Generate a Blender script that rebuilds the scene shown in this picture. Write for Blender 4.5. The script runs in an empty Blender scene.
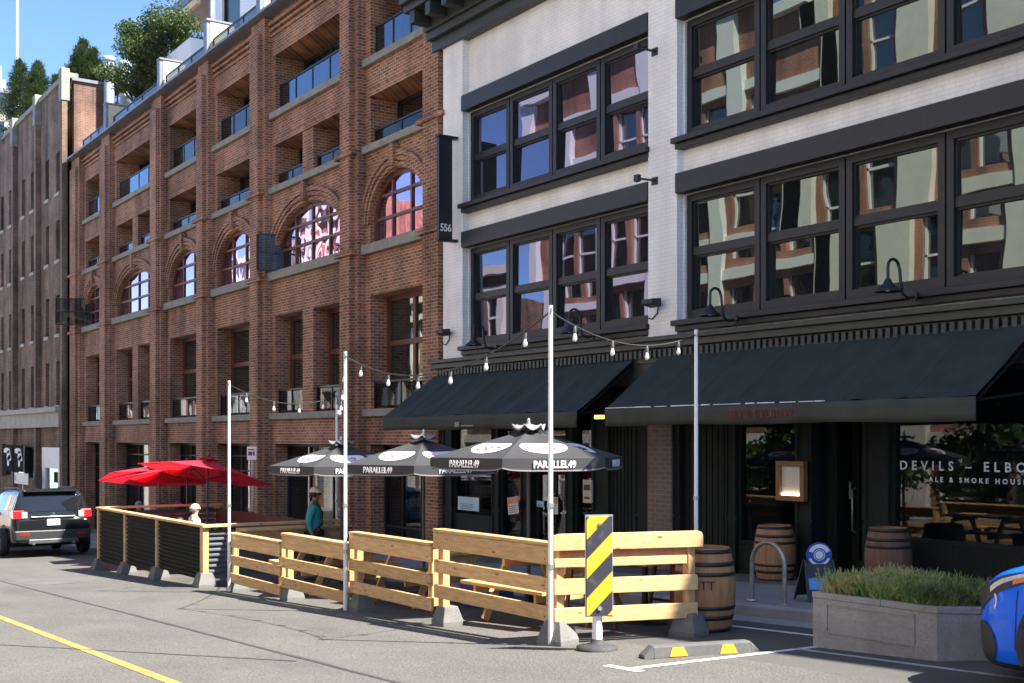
import bpy, bmesh, math, random
from mathutils import Vector, Matrix
random.seed(7)
SC = bpy.context.scene
COL = SC.collection
R = math.radians
# ------------------------------------------------------------------ camera model
FPX, HZ, CAMZ = 1196.0, 439.0, 1.6
FW, RT = (-0.8273, 0.5617), (0.5617, 0.8273)
SL = 0.045                                   # the street falls away to the left
def g(x): return SL * x                      # road level under x
def fx(px, Y):                               # x on the plane y = Y seen at picture column px
    t = (px - 512) / FPX
    return Y * (FW[0] + RT[0] * t) / (FW[1] + RT[1] * t)
def fz(px, py, Y):                           # height on the plane y = Y
    t = (px - 512) / FPX
    return CAMZ + (HZ - py) / FPX * Y / (FW[1] + RT[1] * t)
# ------------------------------------------------------------------ materials
MATS = {}
def nodes_of(name):
    m = bpy.data.materials.new(name); m.use_nodes = True
    nt = m.node_tree; b = nt.nodes['Principled BSDF']
    return m, nt, b
def N(nt, typ, **kw):
    n = nt.nodes.new(typ)
    for k, v in kw.items(): setattr(n, k, v)
    return n
def rgba(c, f=1.0): return (min(1, c[0]*f), min(1, c[1]*f), min(1, c[2]*f), 1)
def mat(name, col, rough=0.6, var=0.18, scale=6.0, bump=0.0, bscale=60.0, metal=0.0, spec=0.5, stretch=None, detail=6, fine=0.0, coat=0.0, emit=0.0, col2=None, knots=None, stains=0.0, vary=0.0):
    if name in MATS: return MATS[name]
    m, nt, b = nodes_of(name); L = nt.links
    tc = N(nt, 'ShaderNodeTexCoord'); src = tc.outputs['Object']
    if stretch:
        mp = N(nt, 'ShaderNodeMapping'); mp.inputs['Scale'].default_value = stretch
        L.new(src, mp.inputs['Vector']); src = mp.outputs['Vector']
    nz = N(nt, 'ShaderNodeTexNoise'); nz.inputs['Scale'].default_value = scale; nz.inputs['Detail'].default_value = detail
    nz.inputs['Roughness'].default_value = 0.65
    L.new(src, nz.inputs['Vector'])
    cr = N(nt, 'ShaderNodeValToRGB'); cr.color_ramp.elements[0].position = 0.3; cr.color_ramp.elements[1].position = 0.7
    cr.color_ramp.elements[0].color = rgba(col, 1 - var); cr.color_ramp.elements[1].color = rgba(col2 or col, 1 + var)
    L.new(nz.outputs['Fac'], cr.inputs['Fac'])
    out = cr.outputs['Color']
    if fine:
        n2 = N(nt, 'ShaderNodeTexNoise'); n2.inputs['Scale'].default_value = bscale; n2.inputs['Detail'].default_value = 3
        L.new(src, n2.inputs['Vector'])
        r2 = N(nt, 'ShaderNodeMapRange'); r2.inputs['From Min'].default_value = .3; r2.inputs['From Max'].default_value = .7
        r2.inputs['To Min'].default_value = 1 - fine; r2.inputs['To Max'].default_value = 1 + fine
        L.new(n2.outputs['Fac'], r2.inputs['Value'])
        mx = N(nt, 'ShaderNodeVectorMath', operation='SCALE'); L.new(out, mx.inputs[0]); L.new(r2.outputs['Result'], mx.inputs['Scale'])
        out = mx.outputs['Vector']
    if vary:
        oi_ = N(nt, 'ShaderNodeObjectInfo'); rv = N(nt, 'ShaderNodeMapRange'); rv.inputs['To Min'].default_value = 1 - vary; rv.inputs['To Max'].default_value = 1 + vary*.5; L.new(oi_.outputs['Random'], rv.inputs['Value'])
        mx = N(nt, 'ShaderNodeVectorMath', operation='SCALE'); L.new(out, mx.inputs[0]); L.new(rv.outputs['Result'], mx.inputs['Scale']); out = mx.outputs['Vector']
    if knots:
        mk = N(nt, 'ShaderNodeMapping'); mk.inputs['Scale'].default_value = knots; L.new(tc.outputs['Object'], mk.inputs['Vector'])
        vo = N(nt, 'ShaderNodeTexVoronoi'); vo.inputs['Scale'].default_value = 1.0; L.new(mk.outputs[0], vo.inputs['Vector'])
        rk = N(nt, 'ShaderNodeMapRange'); rk.inputs['From Min'].default_value = .05; rk.inputs['From Max'].default_value = .17; rk.inputs['To Min'].default_value = .30; rk.inputs['To Max'].default_value = 1.0; L.new(vo.outputs['Distance'], rk.inputs['Value'])
        mx = N(nt, 'ShaderNodeVectorMath', operation='SCALE'); L.new(out, mx.inputs[0]); L.new(rk.outputs['Result'], mx.inputs['Scale']); out = mx.outputs['Vector']
    if stains:
        ns = N(nt, 'ShaderNodeTexNoise'); ns.inputs['Scale'].default_value = .9; ns.inputs['Detail'].default_value = 10; ns.inputs['Roughness'].default_value = .72
        ms_ = N(nt, 'ShaderNodeMapping'); ms_.inputs['Scale'].default_value = (.35, 1.3, 1); L.new(tc.outputs['Object'], ms_.inputs['Vector']); L.new(ms_.outputs[0], ns.inputs['Vector'])
        rs = N(nt, 'ShaderNodeMapRange'); rs.inputs['From Min'].default_value = .50; rs.inputs['From Max'].default_value = .72; rs.inputs['To Min'].default_value = 1.06; rs.inputs['To Max'].default_value = 1 - stains; L.new(ns.outputs['Fac'], rs.inputs['Value'])
        mx = N(nt, 'ShaderNodeVectorMath', operation='SCALE'); L.new(out, mx.inputs[0]); L.new(rs.outputs['Result'], mx.inputs['Scale']); out = mx.outputs['Vector']
    L.new(out, b.inputs['Base Color'])
    b.inputs['Roughness'].default_value = rough; b.inputs['Metallic'].default_value = metal
    b.inputs['Specular IOR Level'].default_value = spec
    if coat: b.inputs['Coat Weight'].default_value = coat; b.inputs['Coat Roughness'].default_value = 0.03
    if emit:
        b.inputs['Emission Color'].default_value = rgba(col); b.inputs['Emission Strength'].default_value = emit
    if bump:
        n3 = N(nt, 'ShaderNodeTexNoise'); n3.inputs['Scale'].default_value = bscale; n3.inputs['Detail'].default_value = 4
        L.new(src, n3.inputs['Vector'])
        bp = N(nt, 'ShaderNodeBump'); bp.inputs['Strength'].default_value = bump; bp.inputs['Distance'].default_value = 0.02
        L.new(n3.outputs['Fac'], bp.inputs['Height']); L.new(bp.outputs['Normal'], b.inputs['Normal'])
    MATS[name] = m
    return m
def brick_mat(name, c1, c2, mortar, w=0.24, h=0.085, ms=0.010, dirt=0.35, bump=0.5, rough=0.85, squash=1):
    m, nt, b = nodes_of(name); L = nt.links
    ge = N(nt, 'ShaderNodeNewGeometry'); sp = N(nt, 'ShaderNodeSeparateXYZ'); L.new(ge.outputs['Position'], sp.inputs[0])
    ad = N(nt, 'ShaderNodeMath', operation='ADD'); L.new(sp.outputs['X'], ad.inputs[0]); L.new(sp.outputs['Y'], ad.inputs[1])
    cb = N(nt, 'ShaderNodeCombineXYZ'); L.new(ad.outputs[0], cb.inputs['X']); L.new(sp.outputs['Z'], cb.inputs['Y'])
    br = N(nt, 'ShaderNodeTexBrick'); L.new(cb.outputs[0], br.inputs['Vector'])
    br.inputs['Scale'].default_value = 1; br.inputs['Brick Width'].default_value = w; br.inputs['Row Height'].default_value = h
    br.inputs['Mortar Size'].default_value = ms; br.inputs['Mortar Smooth'].default_value = 0.2; br.inputs['Bias'].default_value = -0.1
    br.inputs['Color1'].default_value = rgba(c1); br.inputs['Color2'].default_value = rgba(c2); br.inputs['Mortar'].default_value = rgba(mortar)
    nz = N(nt, 'ShaderNodeTexNoise'); nz.inputs['Scale'].default_value = 0.55; nz.inputs['Detail'].default_value = 8; nz.inputs['Roughness'].default_value = 0.7
    L.new(ge.outputs['Position'], nz.inputs['Vector'])
    rg = N(nt, 'ShaderNodeMapRange'); rg.inputs['From Min'].default_value = .3; rg.inputs['From Max'].default_value = .7
    rg.inputs['To Min'].default_value = 1 - dirt; rg.inputs['To Max'].default_value = 1 + dirt
    L.new(nz.outputs['Fac'], rg.inputs['Value'])
    mp = N(nt, 'ShaderNodeMapping'); mp.inputs['Scale'].default_value = (1.3, 1.3, .16); L.new(ge.outputs['Position'], mp.inputs['Vector'])
    n2 = N(nt, 'ShaderNodeTexNoise'); n2.inputs['Scale'].default_value = 1.0; n2.inputs['Detail'].default_value = 7; L.new(mp.outputs[0], n2.inputs['Vector'])
    r2 = N(nt, 'ShaderNodeMapRange'); r2.inputs['From Min'].default_value = .42; r2.inputs['From Max'].default_value = .68; r2.inputs['To Min'].default_value = 1 + dirt*.25; r2.inputs['To Max'].default_value = 1 - dirt*1.1; L.new(n2.outputs['Fac'], r2.inputs['Value'])
    mu = N(nt, 'ShaderNodeMath', operation='MULTIPLY'); L.new(rg.outputs['Result'], mu.inputs[0]); L.new(r2.outputs['Result'], mu.inputs[1])
    sc = N(nt, 'ShaderNodeVectorMath', operation='SCALE'); L.new(br.outputs['Color'], sc.inputs[0]); L.new(mu.outputs[0], sc.inputs['Scale'])
    L.new(sc.outputs['Vector'], b.inputs['Base Color'])
    b.inputs['Roughness'].default_value = rough; b.inputs['Specular IOR Level'].default_value = 0.25
    bp = N(nt, 'ShaderNodeBump', invert=True); bp.inputs['Strength'].default_value = bump; bp.inputs['Distance'].default_value = 0.012
    L.new(br.outputs['Fac'], bp.inputs['Height']); L.new(bp.outputs['Normal'], b.inputs['Normal'])
    MATS[name] = m
    return m
def glass_mat(name, refl=0.45, dark=(0.012, 0.014, 0.015), wave=0.035, wscale=0.9, tint=(0.9, 0.93, 1.0), see=0.0):
    m, nt, b = nodes_of(name); L = nt.links
    b.inputs['Base Color'].default_value = rgba(dark); b.inputs['Roughness'].default_value = 0.6; b.inputs['Specular IOR Level'].default_value = 0.0
    gl = N(nt, 'ShaderNodeBsdfGlossy'); gl.inputs['Roughness'].default_value = 0.01; gl.inputs['Color'].default_value = rgba(tint)
    lw = N(nt, 'ShaderNodeLayerWeight'); lw.inputs['Blend'].default_value = .5
    fr = N(nt, 'ShaderNodeMath', operation='POWER'); fr.inputs[1].default_value = 5; L.new(lw.outputs['Facing'], fr.inputs[0])
    ma = N(nt, 'ShaderNodeMath', operation='ADD', use_clamp=True); ma.inputs[1].default_value = refl + .04; L.new(fr.outputs[0], ma.inputs[0])
    ge = N(nt, 'ShaderNodeNewGeometry')
    nz = N(nt, 'ShaderNodeTexNoise'); nz.inputs['Scale'].default_value = wscale; nz.inputs['Detail'].default_value = 1.0
    L.new(ge.outputs['Position'], nz.inputs['Vector'])
    bp = N(nt, 'ShaderNodeBump'); bp.inputs['Strength'].default_value = 1.0; bp.inputs['Distance'].default_value = wave
    L.new(nz.outputs['Fac'], bp.inputs['Height']); L.new(bp.outputs['Normal'], gl.inputs['Normal'])
    base = b.outputs[0]
    if see:
        tr = N(nt, 'ShaderNodeBsdfTransparent'); tr.inputs['Color'].default_value = (0.8, 0.85, 0.85, 1)
        m1 = N(nt, 'ShaderNodeMixShader'); m1.inputs[0].default_value = see; L.new(b.outputs[0], m1.inputs[1]); L.new(tr.outputs[0], m1.inputs[2]); base = m1.outputs[0]
    mx = N(nt, 'ShaderNodeMixShader'); L.new(ma.outputs[0], mx.inputs[0]); L.new(base, mx.inputs[1]); L.new(gl.outputs[0], mx.inputs[2])
    L.new(mx.outputs[0], nt.nodes['Material Output'].inputs['Surface'])
    MATS[name] = m
    return m
def cloth_mat(name, col, trans=0.4, var=0.08, rough=0.8, tcol=None):
    m, nt, b = nodes_of(name); L = nt.links
    tc = N(nt, 'ShaderNodeTexCoord')
    nz = N(nt, 'ShaderNodeTexNoise'); nz.inputs['Scale'].default_value = 3; nz.inputs['Detail'].default_value = 5; L.new(tc.outputs['Object'], nz.inputs['Vector'])
    cr = N(nt, 'ShaderNodeValToRGB'); cr.color_ramp.elements[0].color = rgba(col, 1-var*2); cr.color_ramp.elements[1].color = rgba(col, 1+var*2)
    L.new(nz.outputs['Fac'], cr.inputs['Fac']); L.new(cr.outputs[0], b.inputs['Base Color'])
    b.inputs['Roughness'].default_value = rough; b.inputs['Specular IOR Level'].default_value = .3
    tr = N(nt, 'ShaderNodeBsdfTranslucent'); tr.inputs['Color'].default_value = rgba(tcol or col)
    mx = N(nt, 'ShaderNodeMixShader'); mx.inputs[0].default_value = trans
    L.new(b.outputs[0], mx.inputs[1]); L.new(tr.outputs[0], mx.inputs[2]); L.new(mx.outputs[0], nt.nodes['Material Output'].inputs['Surface'])
    MATS[name] = m
    return m
# ------------------------------------------------------------------ mesh helpers
class MB:
    def __init__(s): s.v = []; s.f = []; s.sm = []
    def add(s, vs, fs, smooth=False):
        o = len(s.v); s.v += [tuple(p) for p in vs]; s.f += [tuple(i + o for i in f) for f in fs]; s.sm += [smooth] * len(fs); return s
    def box(s, x0, x1, y0, y1, z0, z1):
        vs = [(x0,y0,z0),(x1,y0,z0),(x1,y1,z0),(x0,y1,z0),(x0,y0,z1),(x1,y0,z1),(x1,y1,z1),(x0,y1,z1)]
        return s.add(vs, [(0,3,2,1),(4,5,6,7),(0,1,5,4),(1,2,6,5),(2,3,7,6),(3,0,4,7)])
    def bar(s, p, q, w, h, up=(0,0,1)):          # rectangular bar from p to q, w across, h along up
        p, q = Vector(p), Vector(q); d = (q-p).normalized(); u = Vector(up)
        a = d.cross(u); a = a.normalized() if a.length > 1e-5 else Vector((1,0,0)); u = a.cross(d).normalized()
        a *= w/2; u *= h/2
        vs = [p-a-u, p+a-u, p+a+u, p-a+u, q-a-u, q+a-u, q+a+u, q-a+u]
        return s.add(vs, [(0,3,2,1),(4,5,6,7),(0,1,5,4),(1,2,6,5),(2,3,7,6),(3,0,4,7)])
    def tube(s, pts, r, n=8, cap=True):
        pts = [Vector(p) for p in pts]; rs = r if isinstance(r, (list, tuple)) else [r]*len(pts)
        rings = []; a = None
        for i, p in enumerate(pts):
            d = (pts[min(i+1, len(pts)-1)] - pts[max(i-1, 0)]).normalized()
            if a is None: a = d.orthogonal().normalized()
            a = (a - d * a.dot(d)); a = a.normalized() if a.length > 1e-5 else d.orthogonal().normalized()
            b = d.cross(a)
            rings.append([p + (a*math.cos(2*math.pi*k/n) + b*math.sin(2*math.pi*k/n))*rs[i] for k in range(n)])
        vs = [v for rr in rings for v in rr]; fs = []
        for i in range(len(pts)-1):
            for k in range(n): fs.append((i*n+k, i*n+(k+1)%n, (i+1)*n+(k+1)%n, (i+1)*n+k))
        s.add(vs, fs, True)
        if cap:
            s.add(rings[0][::-1], [tuple(range(n))]); s.add(rings[-1], [tuple(range(n))])
        return s
    def lathe(s, prof, c=(0,0,0), n=24, smooth=True, cap=True):
        vs = []; fs = []
        for (r, z) in prof:
            for k in range(n):
                a = 2*math.pi*k/n; vs.append((c[0]+r*math.cos(a), c[1]+r*math.sin(a), c[2]+z))
        for i in range(len(prof)-1):
            for k in range(n): fs.append((i*n+k, i*n+(k+1)%n, (i+1)*n+(k+1)%n, (i+1)*n+k))
        s.add(vs, fs, smooth)
        if cap:
            if prof[0][0] > 1e-4: s.add(vs[:n][::-1], [tuple(range(n))])
            if prof[-1][0] > 1e-4: s.add(vs[-n:], [tuple(range(n))])
        return s
    def prism(s, poly, axis, a0, a1):            # polygon extruded along an axis; poly in the two other axes, in order
        def P(u, v, w): return {'x': (w,u,v), 'y': (u,w,v), 'z': (u,v,w)}[axis]
        n = len(poly); vs = [P(u,v,a0) for u,v in poly] + [P(u,v,a1) for u,v in poly]
        fs = [tuple(range(n))[::-1], tuple(range(n, 2*n))] + [(i,(i+1)%n,n+(i+1)%n,n+i) for i in range(n)]
        return s.add(vs, fs)
    def grid(s, fn, us, vs_, smooth=True, flip=False):
        nu, nv = len(us), len(vs_); pv = [fn(u,v) for u in us for v in vs_]; fs = []
        for i in range(nu-1):
            for j in range(nv-1):
                f = (i*nv+j, (i+1)*nv+j, (i+1)*nv+j+1, i*nv+j+1); fs.append(f[::-1] if flip else f)
        return s.add(pv, fs, smooth)
BASE = {}
def link(o, parent=None):
    COL.objects.link(o)
    if parent: o.parent = parent
    return o
def part(name, mb, m, parent=None, bevel=0.0, label=None, fixn=True, solid=0.0):
    off = BASE.get(parent.name, Vector()) if parent else Vector()
    me = bpy.data.meshes.new(name)
    me.from_pydata([(v[0]-off.x, v[1]-off.y, v[2]-off.z) for v in mb.v], [], mb.f)
    me.polygons.foreach_set('use_smooth', mb.sm)
    if fixn:
        b = bmesh.new(); b.from_mesh(me); bmesh.ops.recalc_face_normals(b, faces=b.faces); b.to_mesh(me); b.free()
    for mm in (m if isinstance(m, (list, tuple)) else [m]): me.materials.append(mm)
    o = bpy.data.objects.new(name, me); link(o, parent)
    if off.length: BASE[o.name] = off
    if solid:
        md = o.modifiers.new('t', 'SOLIDIFY'); md.thickness = solid; md.offset = 0
    if bevel:
        md = o.modifiers.new('b', 'BEVEL'); md.width = bevel; md.segments = 2; md.limit_method = 'ANGLE'; md.angle_limit = R(40)
    if label: o['label'] = label
    return o
def tag(o, label, cat, group=None, kind=None):
    if label: o['label'] = label
    if cat: o['category'] = cat
    if group: o['group'] = group
    if kind: o['kind'] = kind
    return o
def thing(name, label, cat, loc=(0,0,0), rz=0.0, group=None, world=False):
    o = bpy.data.objects.new(name, None); COL.objects.link(o); o.empty_display_size = 0.3
    o.location = loc; o.rotation_euler = (0, 0, rz); tag(o, label, cat, group)
    if world: BASE[o.name] = Vector(loc)         # its parts are written in world coordinates
    return o
def solo(name, mb, m, label, cat, group=None, bevel=0.0, loc=None, rz=0.0):
    o = part(name, mb, m, None, bevel); tag(o, label, cat, group)
    if loc: o.location = loc; o.rotation_euler = (0,0,rz)
    return o
def struct(name, mb, m, **k):
    o = part(name, mb, m, None, **k); o['kind'] = 'structure'; return o
def dup(root, loc, rz=None, label=None):
    r = root.copy(); COL.objects.link(r); r.location = loc
    if rz is not None: r.rotation_euler = (0,0,rz)
    if label: r['label'] = label
    for ch in list(root.children):
        c = ch.copy(); COL.objects.link(c); c.parent = r
        for gch in list(ch.children):
            d = gch.copy(); COL.objects.link(d); d.parent = c
    return r
def text(name, body, size, loc, rot, m, parent, ext=0.002, align='CENTER', space=1.0, sx=1.0, bold=0.0):
    cu = bpy.data.curves.new(name, 'FONT'); cu.body = body; cu.size = size; cu.extrude = ext; cu.align_x = align; cu.align_y = 'CENTER'
    cu.space_character = space; cu.resolution_u = 3; cu.offset = bold
    cu.materials.append(m)
    o = bpy.data.objects.new(name, cu); link(o, parent)
    off = BASE.get(parent.name, Vector()) if parent else Vector()
    o.location = Vector(loc) - off; o.rotation_euler = rot; o.scale = (sx, 1, 1)
    return o
def wall(mb, X0, X1, Z0, Z1, ops, Y, depth, arches=()):
    """front sheet at y=Y with rectangular holes and their reveals; an arch hole is its box with spandrels added"""
    xs = sorted({X0, X1, *[o[0] for o in ops], *[o[1] for o in ops]}); zs = sorted({Z0, Z1, *[o[2] for o in ops], *[o[3] for o in ops]})
    for i in range(len(xs)-1):
        for j in range(len(zs)-1):
            cx, cz = (xs[i]+xs[i+1])/2, (zs[j]+zs[j+1])/2
            if any(o[0] < cx < o[1] and o[2] < cz < o[3] for o in ops): continue
            mb.add([(xs[i],Y,zs[j]),(xs[i+1],Y,zs[j]),(xs[i+1],Y,zs[j+1]),(xs[i],Y,zs[j+1])], [(0,1,2,3)])
    for k, o in enumerate(ops):
        x0, x1, z0, z1 = o[:4]; d = Y + (o[4] if len(o) > 4 else depth)
        mb.add([(x0,Y,z0),(x0,d,z0),(x0,d,z1),(x0,Y,z1)], [(0,1,2,3)])
        mb.add([(x1,Y,z0),(x1,d,z0),(x1,d,z1),(x1,Y,z1)], [(3,2,1,0)])
        mb.add([(x0,Y,z0),(x1,Y,z0),(x1,d,z0),(x0,d,z0)], [(0,1,2,3)])
        if len(o) > 5:                            # arch springing height
            pts = arch_pts(x0, x1, o[5], z1)
            for a, b in zip(pts, pts[1:]):
                mb.add([(a[0],Y,a[1]),(b[0],Y,b[1]),(b[0],Y,z1+1e-4),(a[0],Y,z1+1e-4)], [(0,1,2,3)])
                mb.add([(a[0],Y,a[1]),(b[0],Y,b[1]),(b[0],d,b[1]),(a[0],d,a[1])], [(3,2,1,0)])
        else:
            mb.add([(x0,Y,z1),(x1,Y,z1),(x1,d,z1),(x0,d,z1)], [(3,2,1,0)])
def arch_pts(x0, x1, zs, zt, n=16):
    cx, a = (x0+x1)/2, (x1-x0)/2
    return [(cx - a*math.cos(math.pi*k/n), zs + (zt-zs)*math.sin(math.pi*k/n)) for k in range(n+1)]
# ------------------------------------------------------------------ palette
brick = brick_mat('red_brick', (.365,.155,.080), (.165,.076,.046), (.45,.34,.26), w=.235, h=.082, ms=.011)
brick_dark = brick_mat('brown_brick', (.225,.140,.095), (.145,.092,.068), (.28,.22,.175), dirt=.45)
brick_opp = brick_mat('far_side_brick', (.38,.15,.10), (.31,.125,.085), (.42,.31,.25))
brick_white = brick_mat('painted_brick', (.90,.885,.86), (.87,.86,.84), (.78,.77,.75), w=.21, h=.072, ms=.008, dirt=.13, bump=.35, rough=.55)
white_paint = mat('white_paint', (.86,.85,.84), .5, .04, 2)
stone = mat('grey_stone', (.27,.26,.22), .85, .22, 3, bump=.3, bscale=40, fine=.12)
pale_stone = mat('pale_stone', (.44,.42,.37), .8, .12, 2, bump=.2)
black_paint = mat('black_paint', (.012,.0135,.016), .5, .25, 4)
black_sash = mat('black_sash', (.012,.0135,.016), .5, .2, 4)
green_black = mat('dark_green_timber', (.010,.0145,.012), .65, .3, 3, stretch=(6,6,.6), spec=.22)
cornice_green = mat('cornice_paint', (.032,.038,.034), .5, .25, 5)
red_frame = mat('red_brown_timber', (.135,.042,.022), .45, .25, 4, stretch=(4,4,.7))
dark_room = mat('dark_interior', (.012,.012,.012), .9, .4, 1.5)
glass_up = glass_mat('old_glass', .105, tint=(.84,.95,.84), wave=.0035, wscale=.8)
glass_left = glass_mat('violet_sky_glass', .15, wave=.0035, wscale=.8, tint=(.80,.76,1))  # violet of the reflected sky is put into the tint
glass_arch = glass_mat('arch_glass', .50, wave=.024, wscale=.85, tint=(.96,.72,1))  # lavender sky reflection coloured into the arched panes
glass_brick = glass_mat('brown_window_glass', .22, tint=(.86,.95,.84), wave=.004, wscale=.8)
glass_shop = glass_mat('shop_glass', .015, wave=.001, wscale=.6, see=.75)
glass_car = glass_mat('car_glass', .02, wave=0.0, dark=(.01,.012,.014))
glass_rail = glass_mat('rail_glass', -.02, wave=.002, see=.55)
metal_dark = mat('dark_metal', (.03,.03,.033), .4, .2, 5, metal=.6)
galv = mat('galvanised_steel', (.45,.46,.47), .38, .15, 12, metal=.8)
white_metal = mat('white_metal', (.78,.79,.80), .35, .05, 5)
pine = mat('pine_board', (.56,.325,.130), .6, .22, 3.2, stretch=(1.1,9,9), bump=.15, bscale=30, fine=.10, col2=(.62,.375,.165), knots=(3.2,9,9), vary=.22)
pine_end = mat('pine_post', (.54,.33,.145), .6, .22, 3.2, stretch=(9,9,1.1), bump=.15, bscale=30, fine=.10)
pine_y = mat('pine_board_crosswise', (.64,.42,.19), .6, .20, 3.2, stretch=(9,1.1,9), bump=.15, bscale=30, fine=.10, knots=(9,3.2,9), vary=.15)
concrete = mat('cast_concrete', (.150,.146,.138), .9, .18, 5, bump=.35, bscale=70, fine=.15)
def planks(name, col, pitch, gap=.06, axis='Z'):
    m = mat(name, col, .6, .25, 4, stretch=(5,5,1)); return m
# ------------------------------------------------------------------ street
asph = mat('asphalt', (.082,.079,.070), .88, .16, .6, bump=.8, bscale=42, fine=.36, detail=9, stains=.22)
asph_lane = mat('parking_lane_asphalt', (.080,.078,.071), .88, .16, .7, bump=.7, bscale=160, fine=.34, detail=9)
pave = mat('sidewalk_concrete', (.21,.205,.195), .85, .14, 1.4, bump=.4, bscale=110, fine=.16, detail=8)
kerb_m = mat('kerb_concrete', (.26,.255,.24), .85, .2, 2, bump=.4, bscale=90, fine=.15)
white_line = mat('road_white', (.62,.62,.60), .7, .2, 9, fine=.2, bscale=90)
yellow_line = mat('road_yellow', (.33,.19,.055), .75, .3, 7, fine=.4, bscale=60, stains=.35)
tar = mat('tar_seal', (.045,.044,.043), .6, .2, 5)
earth = mat('earth', (.10,.10,.095), .95, .2, .2)
def sheet(x0, x1, y0, y1, dz, n=1):
    mb = MB(); xs = [x0 + (x1-x0)*i/n for i in range(n+1)]
    for a, b in zip(xs, xs[1:]): mb.add([(a,y0,g(a)+dz),(b,y0,g(b)+dz),(b,y1,g(b)+dz),(a,y1,g(a)+dz)], [(0,1,2,3)])
    return mb
struct('ground', sheet(-900, 300, -500, 700, -.02), earth)
struct('road', sheet(-160, 60, -3.4, 7.6, 0), asph)
struct('parking_lane', sheet(-160, 60, 7.6, 10.0, 0), asph_lane)
CS = .045
def slab(x0, x1, y0, y1, h):
    mb = MB(); v = [(x,y,g(x)+z-CS*max(0,y-10.16)) for z in (-.5, h) for x, y in ((x0,y0),(x1,y0),(x1,y1),(x0,y1))]
    return mb.add(v, [(0,3,2,1),(4,5,6,7),(0,1,5,4),(1,2,6,5),(2,3,7,6),(3,0,4,7)])
struct('kerb', slab(-160, 60, 10.0, 10.16, .13), kerb_m, bevel=.02)
sw = MB(); x = -100.0
while x < 40:
    sw2 = slab(x, x+1.488, 10.163, 12.3, .126); sw.add(sw2.v, sw2.f)
    sw2 = slab(x, x+1.488, 12.312, 14.9, .126); sw.add(sw2.v, sw2.f); x += 1.5
struct('sidewalk', sw, pave, bevel=.006)
struct('opposite_sidewalk', slab(-160, 60, -8.3, -3.4, .13), mat('pale_sidewalk_concrete', (.34,.33,.31), .85, .14, 1.4, bump=.4, bscale=110, fine=.16, detail=8))
struct('centre_line', sheet(-150, 50, 3.23, 3.335, .004), yellow_line)
def strip(pts, w, dz):
    mb = MB(); L_ = []
    for i, p in enumerate(pts):
        q = pts[min(i+1, len(pts)-1)]; o = pts[max(i-1, 0)]; d = Vector((q[0]-o[0], q[1]-o[1])).normalized(); n_ = Vector((-d.y, d.x))*w/2*random.uniform(.8,1.2)
        L_ += [(p[0]+n_.x, p[1]+n_.y, g(p[0]+n_.x)+dz), (p[0]-n_.x, p[1]-n_.y, g(p[0]-n_.x)+dz)]
    return mb.add(L_, [(2*i, 2*i+1, 2*i+3, 2*i+2) for i in range(len(pts)-1)])
cr = [(-60+i*.6, 4.7+random.uniform(-.008,.008)) for i in range(120)]
struct('sealed_crack', strip(cr, .045, .004), tar)
0 and struct('sealed_crack', strip([(-24+i*.5, 5.9+.01*i+random.uniform(-.01,.01)) for i in range(18)], .025, .005), tar)
struct('sealed_crack', strip([(-13.9+i*.3, 2.6+.165*i+random.uniform(-.008,.008)) for i in range(13)], .025, .005), tar)
struct('parking_line', sheet(-8.12, -7.66, 6.46, 6.55, .004), white_line)
pl = MB().add([(-7.88,6.553,g(-7.88)+.004),(-7.79,6.553,g(-7.79)+.004),(-7.55,9.2,g(-7.55)+.004),(-7.64,9.2,g(-7.64)+.004)], [(0,1,2,3)])
struct('parking_line', pl, white_line)
struct('parking_line', sheet(-7.7, 3, 8.36, 8.44, .004), mat('worn_white', (.30,.30,.29), .8, .3, 5, fine=.3, bscale=60, stains=.4))
struct('gutter_line', sheet(-14, 4, 9.18, 9.26, .004), white_line)
struct('drain_gutter', sheet(-100, 40, 9.62, 9.998, .004), kerb_m)
# small worn patches on the asphalt
patch_m = mat('asphalt_patch', (.085,.083,.08), .9, .2, 2, fine=.3, bscale=140)
struct('road_patch', sheet(-24.5, -22.3, 4.85, 5.7, .003), patch_m)
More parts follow.
